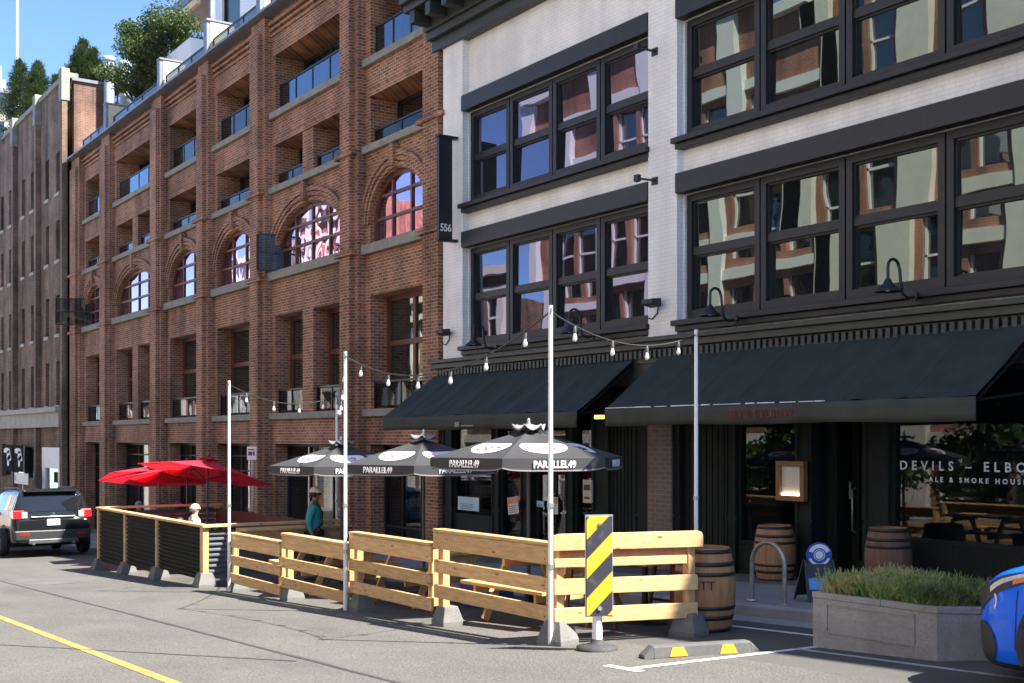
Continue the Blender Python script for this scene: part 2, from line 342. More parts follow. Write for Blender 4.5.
# ------------------------------------------------------------------ windows
def win(parent, x0, x1, z0, z1, y, fm, pm, cols=2, rows=(.5,), fw=.09, dp=.09, spring=None, name='window', mull=.06):
    mb = MB()
    if spring is None:
        mb.box(x0,x0+fw,y-dp,y,z0,z1); mb.box(x1-fw,x1,y-dp,y,z0,z1); mb.box(x0+fw,x1-fw,y-dp,y,z0,z0+fw); mb.box(x0+fw,x1-fw,y-dp,y,z1-fw,z1)
        top = lambda x: z1-fw
    else:
        mb.box(x0,x0+fw,y-dp,y,z0,spring); mb.box(x1-fw,x1,y-dp,y,z0,spring); mb.box(x0+fw,x1-fw,y-dp,y,z0,z0+fw)
        po = arch_pts(x0,x1,spring,z1); pi_ = arch_pts(x0+fw,x1-fw,spring,z1-fw)
        for i in range(len(po)-1):
            q = [po[i],po[i+1],pi_[i+1],pi_[i]]
            v = [(a,y-dp,b) for a,b in q]+[(a,y,b) for a,b in q]
            mb.add(v, [(0,1,2,3),(7,6,5,4),(2,3,7,6),(0,4,5,1)])
        cx, a_ = (x0+x1)/2, (x1-x0)/2-fw
        top = lambda x: spring + (z1-fw-spring)*math.sqrt(max(0,1-((x-cx)/a_)**2))
    for k in range(1, cols):
        xm = x0 + (x1-x0)*k/cols; mb.box(xm-mull/2, xm+mull/2, y-dp+.012, y-.002, z0+fw, top(xm))
    for r_ in rows:
        zm = z0 + (z1-z0)*r_
        xa, xb = x0+fw, x1-fw
        if spring and zm > spring:
            s_ = math.sqrt(max(0, 1-((zm-spring)/(z1-fw-spring))**2)); cx, a_ = (x0+x1)/2, (x1-x0)/2-fw; xa, xb = cx-a_*s_, cx+a_*s_
        mb.box(xa, xb, y-dp+.006, y-.004, zm-mull/2, zm+mull/2)
    w = part(name, mb, fm, parent)
    pb = MB(); yp = y-.03
    if spring is None: pb.add([(x0+.02,yp,z0+.02),(x1-.02,yp,z0+.02),(x1-.02,yp,z1-.02),(x0+.02,yp,z1-.02)], [(0,1,2,3)])
    else:
        pts = [(x0+.02,yp,z0+.02),(x1-.02,yp,z0+.02)] + [(a,yp,b) for a,b in arch_pts(x0+.03,x1-.03,spring,z1-.03)[::-1]]
        pb.add(pts, [tuple(range(len(pts)))])
    part('pane', pb, pm, w, fixn=False)
    return w
def railing(parent, x0, x1, y, z0, h, gm, n=3, name='railing'):
    mb = MB(); mb.box(x0,x1,y-.03,y+.03,z0+h-.05,z0+h)
    for k in range(n+1):
        xm = x0+.03+(x1-x0-.06)*k/n; mb.box(xm-.025,xm+.025,y-.025,y+.025,z0,z0+h-.05)
    r = part(name, mb, metal_dark, parent)
    part('glass_panel', MB().box(x0+.05,x1-.05,y-.008,y+.008,z0+.06,z0+h-.07), gm, r)
    return r
# ------------------------------------------------------------------ red brick building
XB0, XB1 = fx(68,14.4), -24.12
YB = 14.8
bb = thing('brick_building', 'long red brick warehouse with arched windows and stacked loggias above the red parasols', 'building', ((XB0+XB1)/2, 20, g(-40)), world=True)
px_b = [(76,98),(106,148),(157.5,194),(204,247),(260.6,336),(353,418)]
bays = [(fx(a,14.42), fx(b,14.42)) for a,b in px_b]
wide = [False, True, False, False, True, False]
F2, F3, F4, F5 = (2.40,5.42), (6.78,8.55), (9.42,10.72), (11.75,13.5)
PAR = 14.75
rail_blue = glass_mat('blue_rail_glass', .13, wave=.002, tint=(.75,.84,1), see=.5)
wb = MB()
allops = []
for (x0, x1), wd in zip(bays, wide):
    sills = MB(); lint = MB(); trim = MB(); corb = MB()
    mg = .28 if not wd else .25
    a, b = x0+mg, x1-mg; pier = .75; c = (a+b)/2
    gz = g(x0)-.06
    pairs = [(a, c-pier/2), (c+pier/2, b)] if wd else [(a, b)]
    ops = [(a, b, gz, 1.45, .55)]
    ops += [(p, q, F2[0], F2[1], .62) for p, q in pairs]
    am = .32 if wd else .26
    ops += [(x0+am, x1-am, F3[0], F3[1], .24, F3[0]+.55)]
    ops += [(p, q, F4[0], F4[1], .95) for p, q in pairs]
    ops += [(a, b, F5[0], F5[1], 1.1)]
    wall(wb, x0, x1, -3.6, PAR, ops, YB, .6)
    # windows at the back of each opening
    o = ops[0]
    win(bb, o[0], o[1], o[2]+.02, o[3], YB+.5, black_sash, glass_shop, cols=3, rows=(.22,.72,.87), fw=.09, name='shop_window', mull=.05)
    for p, q in pairs:
        win(bb, p, q, F2[0], F2[1], YB+.58, red_frame, glass_brick, cols=2, rows=(.58,), fw=.13, mull=.14)
        railing(bb, p+.02, q-.02, YB+.12, F2[0]+.02, .72, glass_rail, 2)
        win(bb, p, q, F4[0], F4[1], YB+.9, black_sash, glass_brick, cols=2, rows=(), fw=.1, mull=.09)
        railing(bb, p+.02, q-.02, YB+.14, F4[0]+.02, .42, glass_rail, 2)
    o = ops[1+len(pairs)]
    win(bb, o[0], o[1], F3[0], F3[1], YB+.21, red_frame, glass_arch, cols=(4 if wd else 3), rows=(.36,.70), fw=.1, spring=o[5], name='arched_window', mull=.075)
    win(bb, a, b, F5[0], F5[1], YB+1.05, black_sash, glass_brick, cols=(5 if wd else 3), rows=(), fw=.1, mull=.09)
    railing(bb, a+.02, b-.02, YB+.16, F5[0]+.02, .85, rail_blue if x0 < -46 or x0 > -36 else glass_rail, 4 if wd else 3)
    # sills, string courses, lintels, arch rings
    for z, pr in ((F2[0],.12),(F3[0],.16),(F4[0],.14),(F5[0],.12)):
        hh = .2 if z != F3[0] else .26
        part('string_course', MB().box(x0+.005, x1-.005, YB-pr, YB-.003, z-hh, z-.002), stone, bb, bevel=.015)
    for z in (F5[1], F4[1], 1.45):
        part('lintel', MB().box(a-.1, b+.1, YB-.035, YB-.003, z+.003, z+.17), brick, bb)
    for k in range(3):
        s_ = .14*k; pts0 = arch_pts(o[0]-.02-s_, o[1]+.02+s_, o[5], o[3]+.03+s_); pts1 = arch_pts(o[0]-.02-s_-.115, o[1]+.02+s_+.115, o[5], o[3]+.03+s_+.115)
        pr = .05+.035*k
        for i in range(len(pts0)-1):
            q = [pts0[i], pts0[i+1], pts1[i+1], pts1[i]]
            v = [(u,YB-pr,w) for u,w in q]+[(u,YB-.003,w) for u,w in q]
            trim.add(v, [(0,1,2,3),(7,6,5,4),(2,3,7,6),(0,4,5,1)])
    cx = (x0+x1)/2
    part('keystone', MB().box(cx-.11, cx+.11, YB-.2, YB-.003, o[3]+.06, o[3]+.62), brick, bb)
    part('arch_trim', trim, brick, bb)
    # corbelled band under the parapet
    for k in range(3): corb.box(x0+.004, x1-.004, YB-.05-.05*k, YB-.003, PAR-.62+.16*k, PAR-.62+.16*k+.1)
    part('corbel_band', corb, brick, bb)
edges = [XB0] + [v for b_ in bays for v in b_] + [XB1]
for i in range(0, len(edges), 2):
    a, b = edges[i], edges[i+1]; pil = MB()
    pil.box(a+.002, b-.002, 14.42+.14, YB+.3, -3.6, PAR)
    ins = min(.22, (b-a)*.22)
    pil.box(a+ins, b-ins, 14.42, 14.42+.138, -3.6, PAR-.5)
    for z in (F4[0]-.22, F3[0]-.26): pil.box(a-.03, b+.03, 14.36, 14.56, z, z+.12)
    part('pilaster', pil, brick, bb)
part('wall', wb, brick, bb)
shell = MB(); shell.box(XB0, XB1, 17.0, 30, -3.6, PAR-.5); shell.box(XB0, XB0+.3, 14.85, 17.1, -3.6, PAR-.02); shell.box(XB1-.3, XB1, 15.12, 17.1, -3.6, PAR-.02)
shell.box(XB0+.31, XB1-.31, 15.2, 17.1, PAR-.55, PAR-.4)
for z in (1.6, 5.6, 8.9, 11.0): shell.box(XB0+.31, XB1-.31, 16.1, 16.98, z, z+.2)
part('roof', shell, brick_dark, bb)
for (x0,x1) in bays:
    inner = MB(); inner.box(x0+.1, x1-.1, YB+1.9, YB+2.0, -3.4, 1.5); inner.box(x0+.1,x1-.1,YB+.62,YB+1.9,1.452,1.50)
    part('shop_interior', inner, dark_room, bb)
cop = MB(); grey_flash = mat('grey_flashing', (.20,.21,.23), .45, .2, 3, metal=.3)
cop.box(XB0, XB1, 14.3, 15.2, PAR+.003, PAR+.08)
part('coping', cop, grey_flash, bb)
cream = mat('cream_render', (.72,.60,.38), .8, .1, 2)
for a in (103.5, 157, 203.5, 256, 345):
    xd = fx(a, 14.5)+.32
    d = part('terrace_divider', MB().box(xd-.3, xd+.02, 14.62, 15.5, PAR+.083, PAR+1.32), cream, bb, bevel=.01)
    part('divider_front_shade', MB().box(xd-.32, xd+.0, 14.5, 14.617, PAR+.083, PAR+1.33).box(xd-.34, xd+.05, 14.48, 15.54, PAR+1.333, PAR+1.40), grey_flash, d)  # front face coloured grey for the shade on it; cap in the same grey
    xn = xd
for i, (x0, x1) in enumerate(bays):
    r_ = railing(bb, x0+.1, x1+.35, 14.72, PAR+.09, .62, glass_rail, 3, 'terrace_railing')
glass_case = glass_mat('casement_glass', -.02, see=.4)
# open casements standing out of the arched windows
def casement(xh, ang, w, z0, z1):
    mb = MB(); dx, dy = math.cos(ang)*w, math.sin(ang)*w; y0 = YB+.2
    P = lambda t, z: (xh+dx*t, y0+dy*t, z)
    for a_, b_ in ((P(0,z0),P(0,z1)),(P(1,z0),P(1,z1)),(P(0,z0),P(1,z0)),(P(0,z1),P(1,z1)),(P(0,(z0+z1)/2),P(1,(z0+z1)/2))): mb.bar(a_, b_, .05, .05, (0.3,.2,1) if a_[2]!=b_[2] else (0,0,1))
    c = part('open_casement', mb, black_sash, bb)
    part('pane', MB().add([P(.03,z0),P(.97,z0),P(.97,z1),P(.03,z1)], [(0,1,2,3)]), glass_case, c)
casement(bays[4][0]+.45, R(-112), .8, F3[0]+.05, F3[0]+1.15)
casement(bays[0][0]+.5, R(-118), 1.6, F3[0]+.1, F3[0]+1.3)
# ------------------------------------------------------------------ white building
wh = thing('white_building', 'white painted brick building with black framed windows above dark awnings', 'building', (-12, 20, g(-12)), world=True)
XW0, XW1 = fx(443,14.45), 6.5
XL0, XL1, XR0, XR1 = fx(466,14.55), fx(648,14.45), fx(681,14.55), -8.75
Wl, Wu = (3.72,5.98), (6.98,9.1)
up = MB(); ops = []
for a, b in ((XL0,XL1),(XR0,XR1)):
    for z0, z1 in (Wl, Wu): ops.append((a+.02, b-.02, z0, z1, .22))
for a, b in ((XL0,XL1),(XR0,XR1)):
    wall(up, a, b, 3.4, 11.2, [o for o in ops if a <= o[0] <= b], 14.62, .22)
wall(up, -7.9, XW1, 3.4, 11.2, [], 14.62, .2)
part('wall', up, brick_white, wh)
for a, b in ((XW0,XL0),(XL1,XR0),(XR1,-7.9)): part('pilaster', MB().box(a, b, 14.45, 14.9, 3.45, 11.0), brick_white, wh, bevel=.01)
part('side_wall', MB().box(XW0, XW0+.03, 14.903, 26, 3.4, 11.0), brick_white, wh)
for bi, (a, b) in enumerate(((XL0,XL1),(XR0,XR1))):
    for z0, z1 in (Wl, Wu):
        n = 4; a0, b0 = a+.05, b-.05; wd = (b0-a0)/n
        for k in range(n):
            x0, x1 = a0+wd*k+.015, a0+wd*(k+1)-.015
            mb = MB(); y = 14.80; f = .115
            mb.box(x0,x0+f,y-.16,y,z0+.02,z1-.02); mb.box(x1-f,x1,y-.16,y,z0+.02,z1-.02); mb.box(x0+f,x1-f,y-.16,y,z0+.02,z0+.17); mb.box(x0+f,x1-f,y-.16,y,z1-.14,z1-.02)
            zm = z0+(z1-z0)*(.54 if bi else .5)
            mb.box(x0+f,x1-f,y-.13,y-.01,zm-.07,zm+.05)
            # thin inner sash bead
            for q0, q1, yy in ((z0+.17, zm-.07, .09), (zm+.05, z1-.14, .115)):
                mb.box(x0+f,x0+f+.035,y-yy,y-.01,q0,q1); mb.box(x1-f-.035,x1-f,y-yy,y-.01,q0,q1); mb.box(x0+f+.035,x1-f-.035,y-yy,y-.01,q0,q0+.035); mb.box(x0+f+.035,x1-f-.035,y-yy,y-.01,q1-.035,q1)
            w_ = part('window', mb, black_sash, wh)
            for q0, q1, yy in ((z0+.15, zm, .05), (zm, z1-.1, .075)):
                tl = random.uniform(-.012,.012); tw = random.uniform(-.010,.010)
                part('pane', MB().add([(x0+.1,y-yy-tl-tw,q0),(x1-.1,y-yy-tl+tw,q0),(x1-.1,y-yy+tl+tw,q1),(x0+.1,y-yy+tl-tw,q1)], [(0,1,2,3)]), glass_up if bi else glass_left, w_, fixn=False)
        part('window_lintel', MB().box(a-.02 if not bi else a-.0, b+.0, 14.40 if bi else 14.42, 14.84, z1+.003, z1+.36), black_paint, wh, bevel=.01)
        part('window_sill', MB().box(a-.08, b+.04, 14.36, 14.82, z0-.1, z0-.003).box(a-.05,b+.02,14.44,14.8,z0-.2,z0-.103), black_paint, wh, bevel=.01)
# main cornice with modillions
co = MB(); XC0 = XW0-.35
for z0, z1, y in ((10.75,11.0,14.35),(11.0,11.18,14.2),(11.55,11.72,13.62),(11.72,11.95,13.5),(11.95,12.1,13.38)): co.box(XC0 + (14.35-y)*-.1, XW1, y, 15.2, z0, z1)
co.box(XC0, XW1, 14.12, 15.2, 11.183, 11.547)
x = XC0+.15
while x < XW1:
    co.box(x, x+.22, 13.66, 14.117, 11.25, 11.545); x += .72
part('cornice', co, cornice_green, wh, bevel=.01)
# shopfront cornice with dentils
sc_ = MB()
sc_.box(XW0-.25, XW1, 14.16, 14.62, 3.36, 3.44); sc_.box(XW0-.2, XW1, 14.24, 14.62, 3.24, 3.357); sc_.box(XW0-.1, XW1, 14.34, 14.62, 2.98, 3.237); sc_.box(XW0-.1, XW1, 14.36, 14.62, 2.6, 2.977)
part('shop_cornice', sc_, cornice_green, wh, bevel=.008)
de = MB(); x = XW0
while x < XW1: de.box(x, x+.075, 14.27, 14.335, 3.07, 3.21); x += .135
part('dentil_band', de, cornice_green, wh)
ro = MB(); ro.box(XW0+.04, XW1, 15.25, 27, 11.0, 11.4); ro.box(XW0+.04, XW1, 26, 26.2, -2, 11.0); ro.box(XW1, XW1+.2, 14.5, 26.2, -2, 11.2)
for z in (2.6, 6.5): ro.box(XW0+.06, XW1-.05, 14.95, 26, z, z+.2)
part('roof', ro, cornice_green, wh)
# ---- ground floor: left unit
YG = 14.5
gb = lambda x: g(x)-.07
def panelled(mb, x0, x1, z0, z1, y):
    mb.box(x0, x1, y, y+.35, z0, z1)
    h = (z1-z0); fr = min(.09, (x1-x0)*.16)
    for a, b in ((z0+.12, z0+h*.3), (z0+h*.34, z1-.12)):
        mb.box(x0, x0+fr, y-.022, y-.002, a-.04, b+.04); mb.box(x1-fr, x1, y-.022, y-.002, a-.04, b+.04)
cols_l = [(443,452),(492,499),(521,529),(566,573),(592,609),(634,650)]
for a, b in cols_l: sf = MB(); panelled(sf, fx(a,YG), fx(b,YG), gb(fx(a,YG))-.1, 2.6, YG); part('shopfront_post', sf, green_black, wh, bevel=.006)
sf = MB(); sf.box(fx(609,YG), fx(634,YG), YG+.06, YG+.3, -1.2, 2.6)
k0, k1 = fx(609,YG), fx(634,YG); nb = 7
for k in range(nb): sf.box(k0+(k1-k0)*k/nb+.015, k0+(k1-k0)*(k+1)/nb-.015, YG+.03, YG+.058, -1.0, 2.55)
part('board_panel', sf, green_black, wh, bevel=.006)
def shop_window(x0, x1, z0, z1, y=YG+.14, cols=1, rows=()):
    return win(wh, x0, x1, z0, z1, y, green_black, glass_shop, cols=cols, rows=rows, fw=.07, name='shop_window', mull=.06)
def stall_part(name, *bs):
    for q in bs: part(name, MB().box(*q), green_black, wh, bevel=.004)
for a, b, zt in ((452,492,.95),(499,521,.35),):
    xa, xb = fx(a,YG), fx(b,YG); stall_part('stall_riser', (xa+.002, xb-.002, YG+.05, YG+.3, -1.7, gb(xa)+zt))
    shop_window(xa, xb, gb(xa)+zt+.004, 1.95, rows=()); shop_window(xa, xb, 1.96, 2.6)
def door(x0, x1, y, z0, z1, handle='right', glazed=True, name='door'):
    f = .13; mb = MB(); mb.box(x0,x0+f,y-.05,y,z0,z1); mb.box(x1-f,x1,y-.05,y,z0,z1); mb.box(x0+f,x1-f,y-.05,y,z0,z0+.3); mb.box(x0+f,x1-f,y-.05,y,z1-.14,z1)
    d = part(name, mb, green_black, wh, bevel=.005)
    part('pane', MB().box(x0+f,x1-f,y-.03,y-.022,z0+.3,z1-.14), glass_shop, d)
    xh = x1-.07 if handle == 'right' else x0+.07
    part('handle', MB().tube([(xh,y-.052,z0+.75),(xh,y-.12,z0+.78),(xh,y-.12,z0+1.42),(xh,y-.052,z0+1.45)], .018, 8), galv, d)
    return d
xa, xb = fx(529,YG), fx(566,YG)
door(xa+.03, (xa+xb)/2-.003, YG+.2, gb(xa)+.02, 1.55); door((xa+xb)/2+.003, xb-.03, YG+.2, gb(xa)+.02, 1.55, 'left')
shop_window(xa, xb, 1.6, 2.6)
xa, xb = fx(573,YG), fx(592,YG); stall_part('stall_riser', (xa+.002, xb-.002, YG+.05, YG+.3, -1.6, gb(xa)+.5)); shop_window(xa, xb, gb(xa)+.504, 2.6)
# ---- right unit
pier_m = brick_mat('pier_brick', (.17,.12,.10), (.13,.10,.09), (.2,.17,.15))
part('brick_pier', MB().box(fx(650,YG), fx(674,YG), YG-.06, YG+.5, -1.4, 2.6), pier_m, wh)
for a, b in ((674,680),(726,736),(796,812),(863,889)): sf = MB(); panelled(sf, fx(a,YG), fx(b,YG), gb(fx(a,YG))-.1, 2.6, YG); part('shopfront_post', sf, green_black, wh, bevel=.006)
sf = MB(); panelled(sf, -7.9, XW1, -.6, 2.6, YG)
part('shopfront_post', sf, green_black, wh, bevel=.006)
xa, xb = fx(680,YG), fx(726,YG); stall = MB()
for k in range(8):
    u, v = xa+(xb-xa)*k/8, xa+(xb-xa)*(k+1)/8; stall.box(u+.012, v-.012, YG+.1, YG+.13, gb(u)-.05, 2.6)
stall.box(xa, xb, YG+.133, YG+.3, -1.4, 2.6); part('board_panel', stall, green_black, wh)
xa, xb = fx(736,YG), fx(796,YG); stall_part('stall_riser', (xa+.002, xb-.002, YG+.05, YG+.3, -1.4, gb(xa)+.55))
shop_window(xa, xb, gb(xa)+.554, 2.6)
xa, xb = fx(812,YG), fx(863,YG)
door(xa+.2, xb-.02, YG+.75, gb(xa)+.02, 2.05, 'left'); stall_part('door_surround', (xa-.1, xa+.19, YG+.36, YG+.8, -1.2, 2.6), (xb, xb+.1, YG+.36, YG+.8, -1.2, 2.6), (xa+.2, xb, YG+.7, YG+.8, 2.06, 2.6))
xa, xb = fx(889,YG), -7.9; XWIN = (xa, xb)
stall_part('stall_riser', (xa+.002, xb-.002, YG+.02, YG+.3, -1.2, gb(xa)+.68))
big = shop_window(xa, xb, gb(xa)+.684, 2.6)
letter = mat('window_lettering', (.78,.80,.80), .5, .03)
xc = (fx(897,YG)); zc = CAMZ - (468-HZ)/FPX * 1.0
zl = fz(940,468,YG)
text('lettering', 'DEVILS \u2013 ELBOW', .185, ((xa+.12), YG+.09, zl+.02), (R(90),0,0), letter, big, align='LEFT', space=1.75, bold=.003)
text('lettering', 'ALE & SMOKE HOUSE', .098, (fx(925,YG), YG+.09, fz(940,480,YG)), (R(90),0,0), letter, big, align='LEFT', space=1.75, bold=.002)
# room behind the shopfronts
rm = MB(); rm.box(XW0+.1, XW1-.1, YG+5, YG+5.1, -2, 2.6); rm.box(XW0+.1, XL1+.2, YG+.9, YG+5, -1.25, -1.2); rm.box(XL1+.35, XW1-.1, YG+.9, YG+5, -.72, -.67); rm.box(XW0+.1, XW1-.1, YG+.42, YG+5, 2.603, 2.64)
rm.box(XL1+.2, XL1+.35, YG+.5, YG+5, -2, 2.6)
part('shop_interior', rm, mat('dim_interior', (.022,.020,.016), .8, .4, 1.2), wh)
# ------------------------------------------------------------------ brown brick building further down the street
YD = 14.45
db = thing('brick_building', 'brown brick building with narrow slit windows, at the far left beyond the arched warehouse', 'building', (-75, 20, g(-75)), world=True)
XD1 = fx(67.5, YD); XD0 = -96
PD = fz(60, 85, YD)
rows_d = [(fz(58,193,YD), fz(58,152,YD)), (fz(58,260,YD), fz(58,220,YD)), (fz(58,334,YD), fz(58,295,YD)), (fz(58,405,YD), fz(58,361,YD))]
piers = [XD1-.55]; 
step = fx(62,YD) - fx(36,YD)
wl = MB(); ops = []
xp = XD1
while xp > XD0:
    for off in (.32, .72):
        xc = xp - step*off - .1
        for z0, z1 in rows_d: ops.append((xc-.36, xc+.36, z0, z1, .3))
    if xp > -86:
        q_ = part('pilaster', MB().box(xp-.42, xp, YD-.25, YD-.003, -5, PD-1.103), brick_dark, db); part('pilaster_cap', MB().box(xp-.5, xp+.04, YD-.3, YD+.1, PD-1.1, PD+.45), stone, q_, bevel=.03)
    xp -= step
ops = [o for o in ops if o[0] > XD0+.2]
xw0, xw1 = fx(2,YD), fx(24,YD)
bands = [fz(60,427,YD), fz(60,407,YD)]
gops = [(fx(43,YD), fx(60.5,YD), g(-61)+.12, fz(50,447,YD), .4), (fx(25,YD), fx(35,YD), fz(30,480,YD), fz(30,447,YD), .3), (xw0, xw1, fz(10,477,YD), fz(10,444,YD), .35)]
wall(wl, XD0, XD1, -6, PD, ops + gops, YD, .3)
part('wall', wl, brick_dark, db)
part('coping', MB().box(XD0, XD1+.02, YD-.12, YD+.5, PD+.003, PD+.26), stone, db, bevel=.02)
for o in ops:
    if o[0] < -84: continue
    w_ = win(db, o[0], o[1], o[2], o[3], YD+.28, stone, glass_brick, cols=1, rows=(.5,), fw=.05, dp=.05, mull=.05)
    part('window_sill', MB().box(o[0]-.08, o[1]+.08, YD-.08, YD+.05, o[2]-.16, o[2]-.003), pale_stone, w_)
bd = MB(); bd.box(XD0, XD1-.3, YD-.35, YD-.004, bands[0], bands[1]-.25); bd.box(XD0, XD1-.25, YD-.5, YD-.004, bands[1]-.247, bands[1])
x = XD0
while x < XD1-1.2: bd.box(x, x+.04, YD-.36, YD-.352, bands[0]+.02, bands[1]-.27); x += 1.25
part('stone_band', bd, pale_stone, db, bevel=.02)
rd = MB(); rd.box(XD0, XD1-.02, YD+.5, 30, -6, PD-1.0)
part('roof', rd, brick_dark, db)
# flank wall above the neighbour's roof, its coping stepping down to the back
fl = MB(); zc0 = PD+.1; fl.prism([(YD+.3, 12.0),(21,12.0),(21,PD-1.6),(16.4,PD-1.6),(16.4,PD-.1),(YD+.3,PD-.1)], 'x', XD1-.35, XD1-.015)
flank = brick_mat('flank_brick', (.20,.105,.07), (.15,.08,.06), (.25,.19,.15), dirt=.5)
part('flank_wall', fl, flank, db)
part('flank_coping', MB().box(XD1-.42, XD1+.08, YD+.2, 16.5, PD-.097, PD+.05).box(XD1-.42, XD1+.08, 16.5, 21, PD-1.597, PD-1.45), grey_flash, db)
part('entrance_surround', MB().box(gops[0][0]+.02, gops[0][1]-.02, YD-.06, YD+.1, gops[0][3]-1.05, gops[0][3]-.02).box(gops[0][0]+.02, gops[0][0]+.7, YD-.05, YD+.1, gops[0][2], gops[0][3]-1.053).box(gops[0][1]-.3, gops[0][1]-.02, YD-.05, YD+.1, gops[0][2], gops[0][3]-1.053), white_paint, db)
part('door', MB().box(gops[0][0]+.71, gops[0][1]-.31, YD+.06, YD+.12, gops[0][2], gops[0][3]-1.06), glass_brick, db)
win(db, *gops[1][:4], YD+.25, black_sash, glass_brick, cols=1, rows=(), name='window')
win(db, *gops[2][:4], YD+.3, black_sash, glass_brick, cols=2, rows=(.6,), name='window')
poster = mat('poster_black', (.02,.02,.022), .9, .2, 3, spec=.08)
poster_white = mat('poster_white', (.75,.78,.82), .5, .05)
for i, (a, b) in enumerate(((3,12.5),(14,23.5))):
    xa, xb, z0, z1 = fx(a,14.1), fx(b,14.1), fz(12,471,14.1), fz(12,445,14.1)
    t = thing('banner', 'black banner with a white figure, %s' % ('left of the pair on the brown building' if i == 0 else 'right of the pair, nearer the white door'), 'banner', ((xa+xb)/2, 14.1, z0), world=True, group='black banners on the brown building')
    part('sheet', MB().box(xa, xb, 14.1, 14.12, z0, z1), poster, t)
    w_ = xb-xa; mb = MB()
    for cx, cz, rx, rz in ((.42,.78,.34,.11),(.6,.6,.2,.2),(.72,.5,.16,.12),(.55,.36,.1,.2)):
        pts = [(xa+w_*cx+w_*rx*math.cos(k*.5236)*(1+.25*math.sin(3*k)), 14.092, z0+(z1-z0)*(cz+rz*math.sin(k*.5236))) for k in range(12)]
        mb.add(pts, [tuple(range(12))])
    part('white_figure', mb, poster_white, t, solid=.006)
xa, xb = fx(16.5,13.6), fx(30,13.6)
t = thing('street_sign', 'small white notice board with a blue mark in front of the brown building', 'sign', ((xa+xb)/2, 13.6, g(xa)+.12), world=True)
part('post', MB().tube([((xa+xb)/2,13.6,g(xa)+.12),((xa+xb)/2,13.6,fz(23,480,13.6))], .04), galv, t)
pn = part('panel', MB().box(xa, xb, 13.5, 13.54, fz(23,484,13.6), fz(23,473,13.6)), white_paint, t)
part('blue_mark', MB().box(xa+.14, xa+.34, 13.488, 13.497, fz(23,481,13.6), fz(23,476,13.6)), mat('sign_blue', (.03,.12,.5), .4), pn)
# distant stone tower and flagpole
tw = thing('stone_tower', 'pale stone tower top with a heavy cornice far behind the rooftop evergreens', 'tower', (-160, 42, -8), world=True)
sx = fx(10.5, 44); ZT = fz(6,62,38)
m_tower = mat('tower_stone', (.42,.36,.30), .85, .2, .25)
part('shaft', MB().box(sx-26, sx-1.5, 31, 44, -8, ZT), m_tower, tw)
tc_ = MB()
for k in range(4): tc_.box(sx-27, sx-1.2+.55*k, 30.6-.5*k, 44.3+.4*k, ZT+.003+.8*k, ZT+.8*k+.8)
part('cornice', tc_, grey_flash, tw)
part('turret', MB().box(sx-24, sx-1.6, 32, 43.6, ZT+3.21, ZT+5.2).box(sx-3.5, sx-2.0, 41.5, 43, ZT+5.203, ZT+7.5), m_tower, tw)
pt = MB()
for k in range(5): part('window', MB().box(sx-1.497, sx-1.45, 32+2.5*k, 33.3+2.5*k, ZT-7, ZT-2), glass_up, tw)
XF = fx(17.2, 15.3)
t = thing('flagpole', 'tall bare white flagpole on the brown building roof', 'flagpole', (XF, 15.3, PD-1), world=True)
part('pole', MB().tube([(XF,15.3,PD-1.0),(XF,15.3,PD+14)], .085, 10), white_metal, t)
part('base', MB().lathe([(.3,0),(.3,.08),(.12,.2),(.1,.5)], (XF,15.3,PD-1.0), 14), metal_dark, t)
# ------------------------------------------------------------------ roof of the arched warehouse
RZ = PAR-.4
ph = thing('penthouse', 'white rooftop penthouse with a large dark window above the arched warehouse', 'penthouse', (-45, 19, RZ), world=True)
xa, xb = fx(215,17.5), fx(262,17.5)
wl = MB(); o_ = [(fx(222,17.5), fx(240,17.5), 17.6, 20.3, .2)]
wall(wl, xa, xb, RZ, 22, o_, 17.5, .2); wl.box(xa, xb, 17.72, 22, RZ, 21.99)
part('wall', wl, white_paint, ph); win(ph, *o_[0][:4], 17.68, black_sash, glass_up, cols=1, rows=())
part('roof', MB().box(xa-.3, xb+.2, 17.2, 22.3, 22.003, 22.3), grey_flash, ph)
cn = thing('roof_pavilion', 'grey flat roofed terrace pavilion beyond the bushy rooftop tree', 'pavilion', (-52, 22, RZ), world=True)
xa, xb = fx(172,21), fx(215,21); zt = fz(195,6,21)
part('roof', MB().box(xa, xb, 20.5, 26, zt, zt+.5), grey_flash, cn)
po = MB()
for xx in (xa+.4, xb-.4):
    for yy in (21, 25.5): po.box(xx-.12, xx+.12, yy-.12, yy+.12, RZ, zt-.003)
part('post', po, grey_flash, cn)
part('glass_wall', MB().box(xa+.6, xb-.6, 23, 23.04, RZ, zt-.01), glass_up, cn)
part('beam', MB().box(xa+1.2, xb-1.5, 20.6, 20.8, zt-.35, zt-.003), cream, cn)
box_w = thing('roof_planter', 'white box planter behind the parapet of the arched warehouse', 'planter', (-46, 17, RZ), world=True)
xa, xb = fx(165,16.6), fx(195,16.6)
part('box', MB().box(xa, xb, 16.4, 17.2, RZ, fz(180,50,16.6)), white_paint, box_w, bevel=.02)
pale_blue = mat('pale_blue_steel', (.36,.43,.46), .55, .2, 3)
for i, (p, top) in enumerate(((109,57),(125,62))):
    xx = fx(p, 16.3); zt = fz(p, top, 16.3)
    t = thing('vent_stack', 'pale rooftop vent stack beside the evergreens, %s' % ('left and taller' if i == 0 else 'right, with a tan foot'), 'vent', (xx, 16.3, RZ), world=True, group='rooftop vent stacks')
    part('pipe', MB().lathe([(.24,0),(.24,zt-RZ-.2)], (xx,16.3,RZ+.0), 16), pale_blue, t)
    part('cap', MB().lathe([(.30,zt-RZ-.197),(.32,zt-RZ-.05),(.26,zt-RZ)], (xx,16.3,RZ), 16), pale_blue, t)
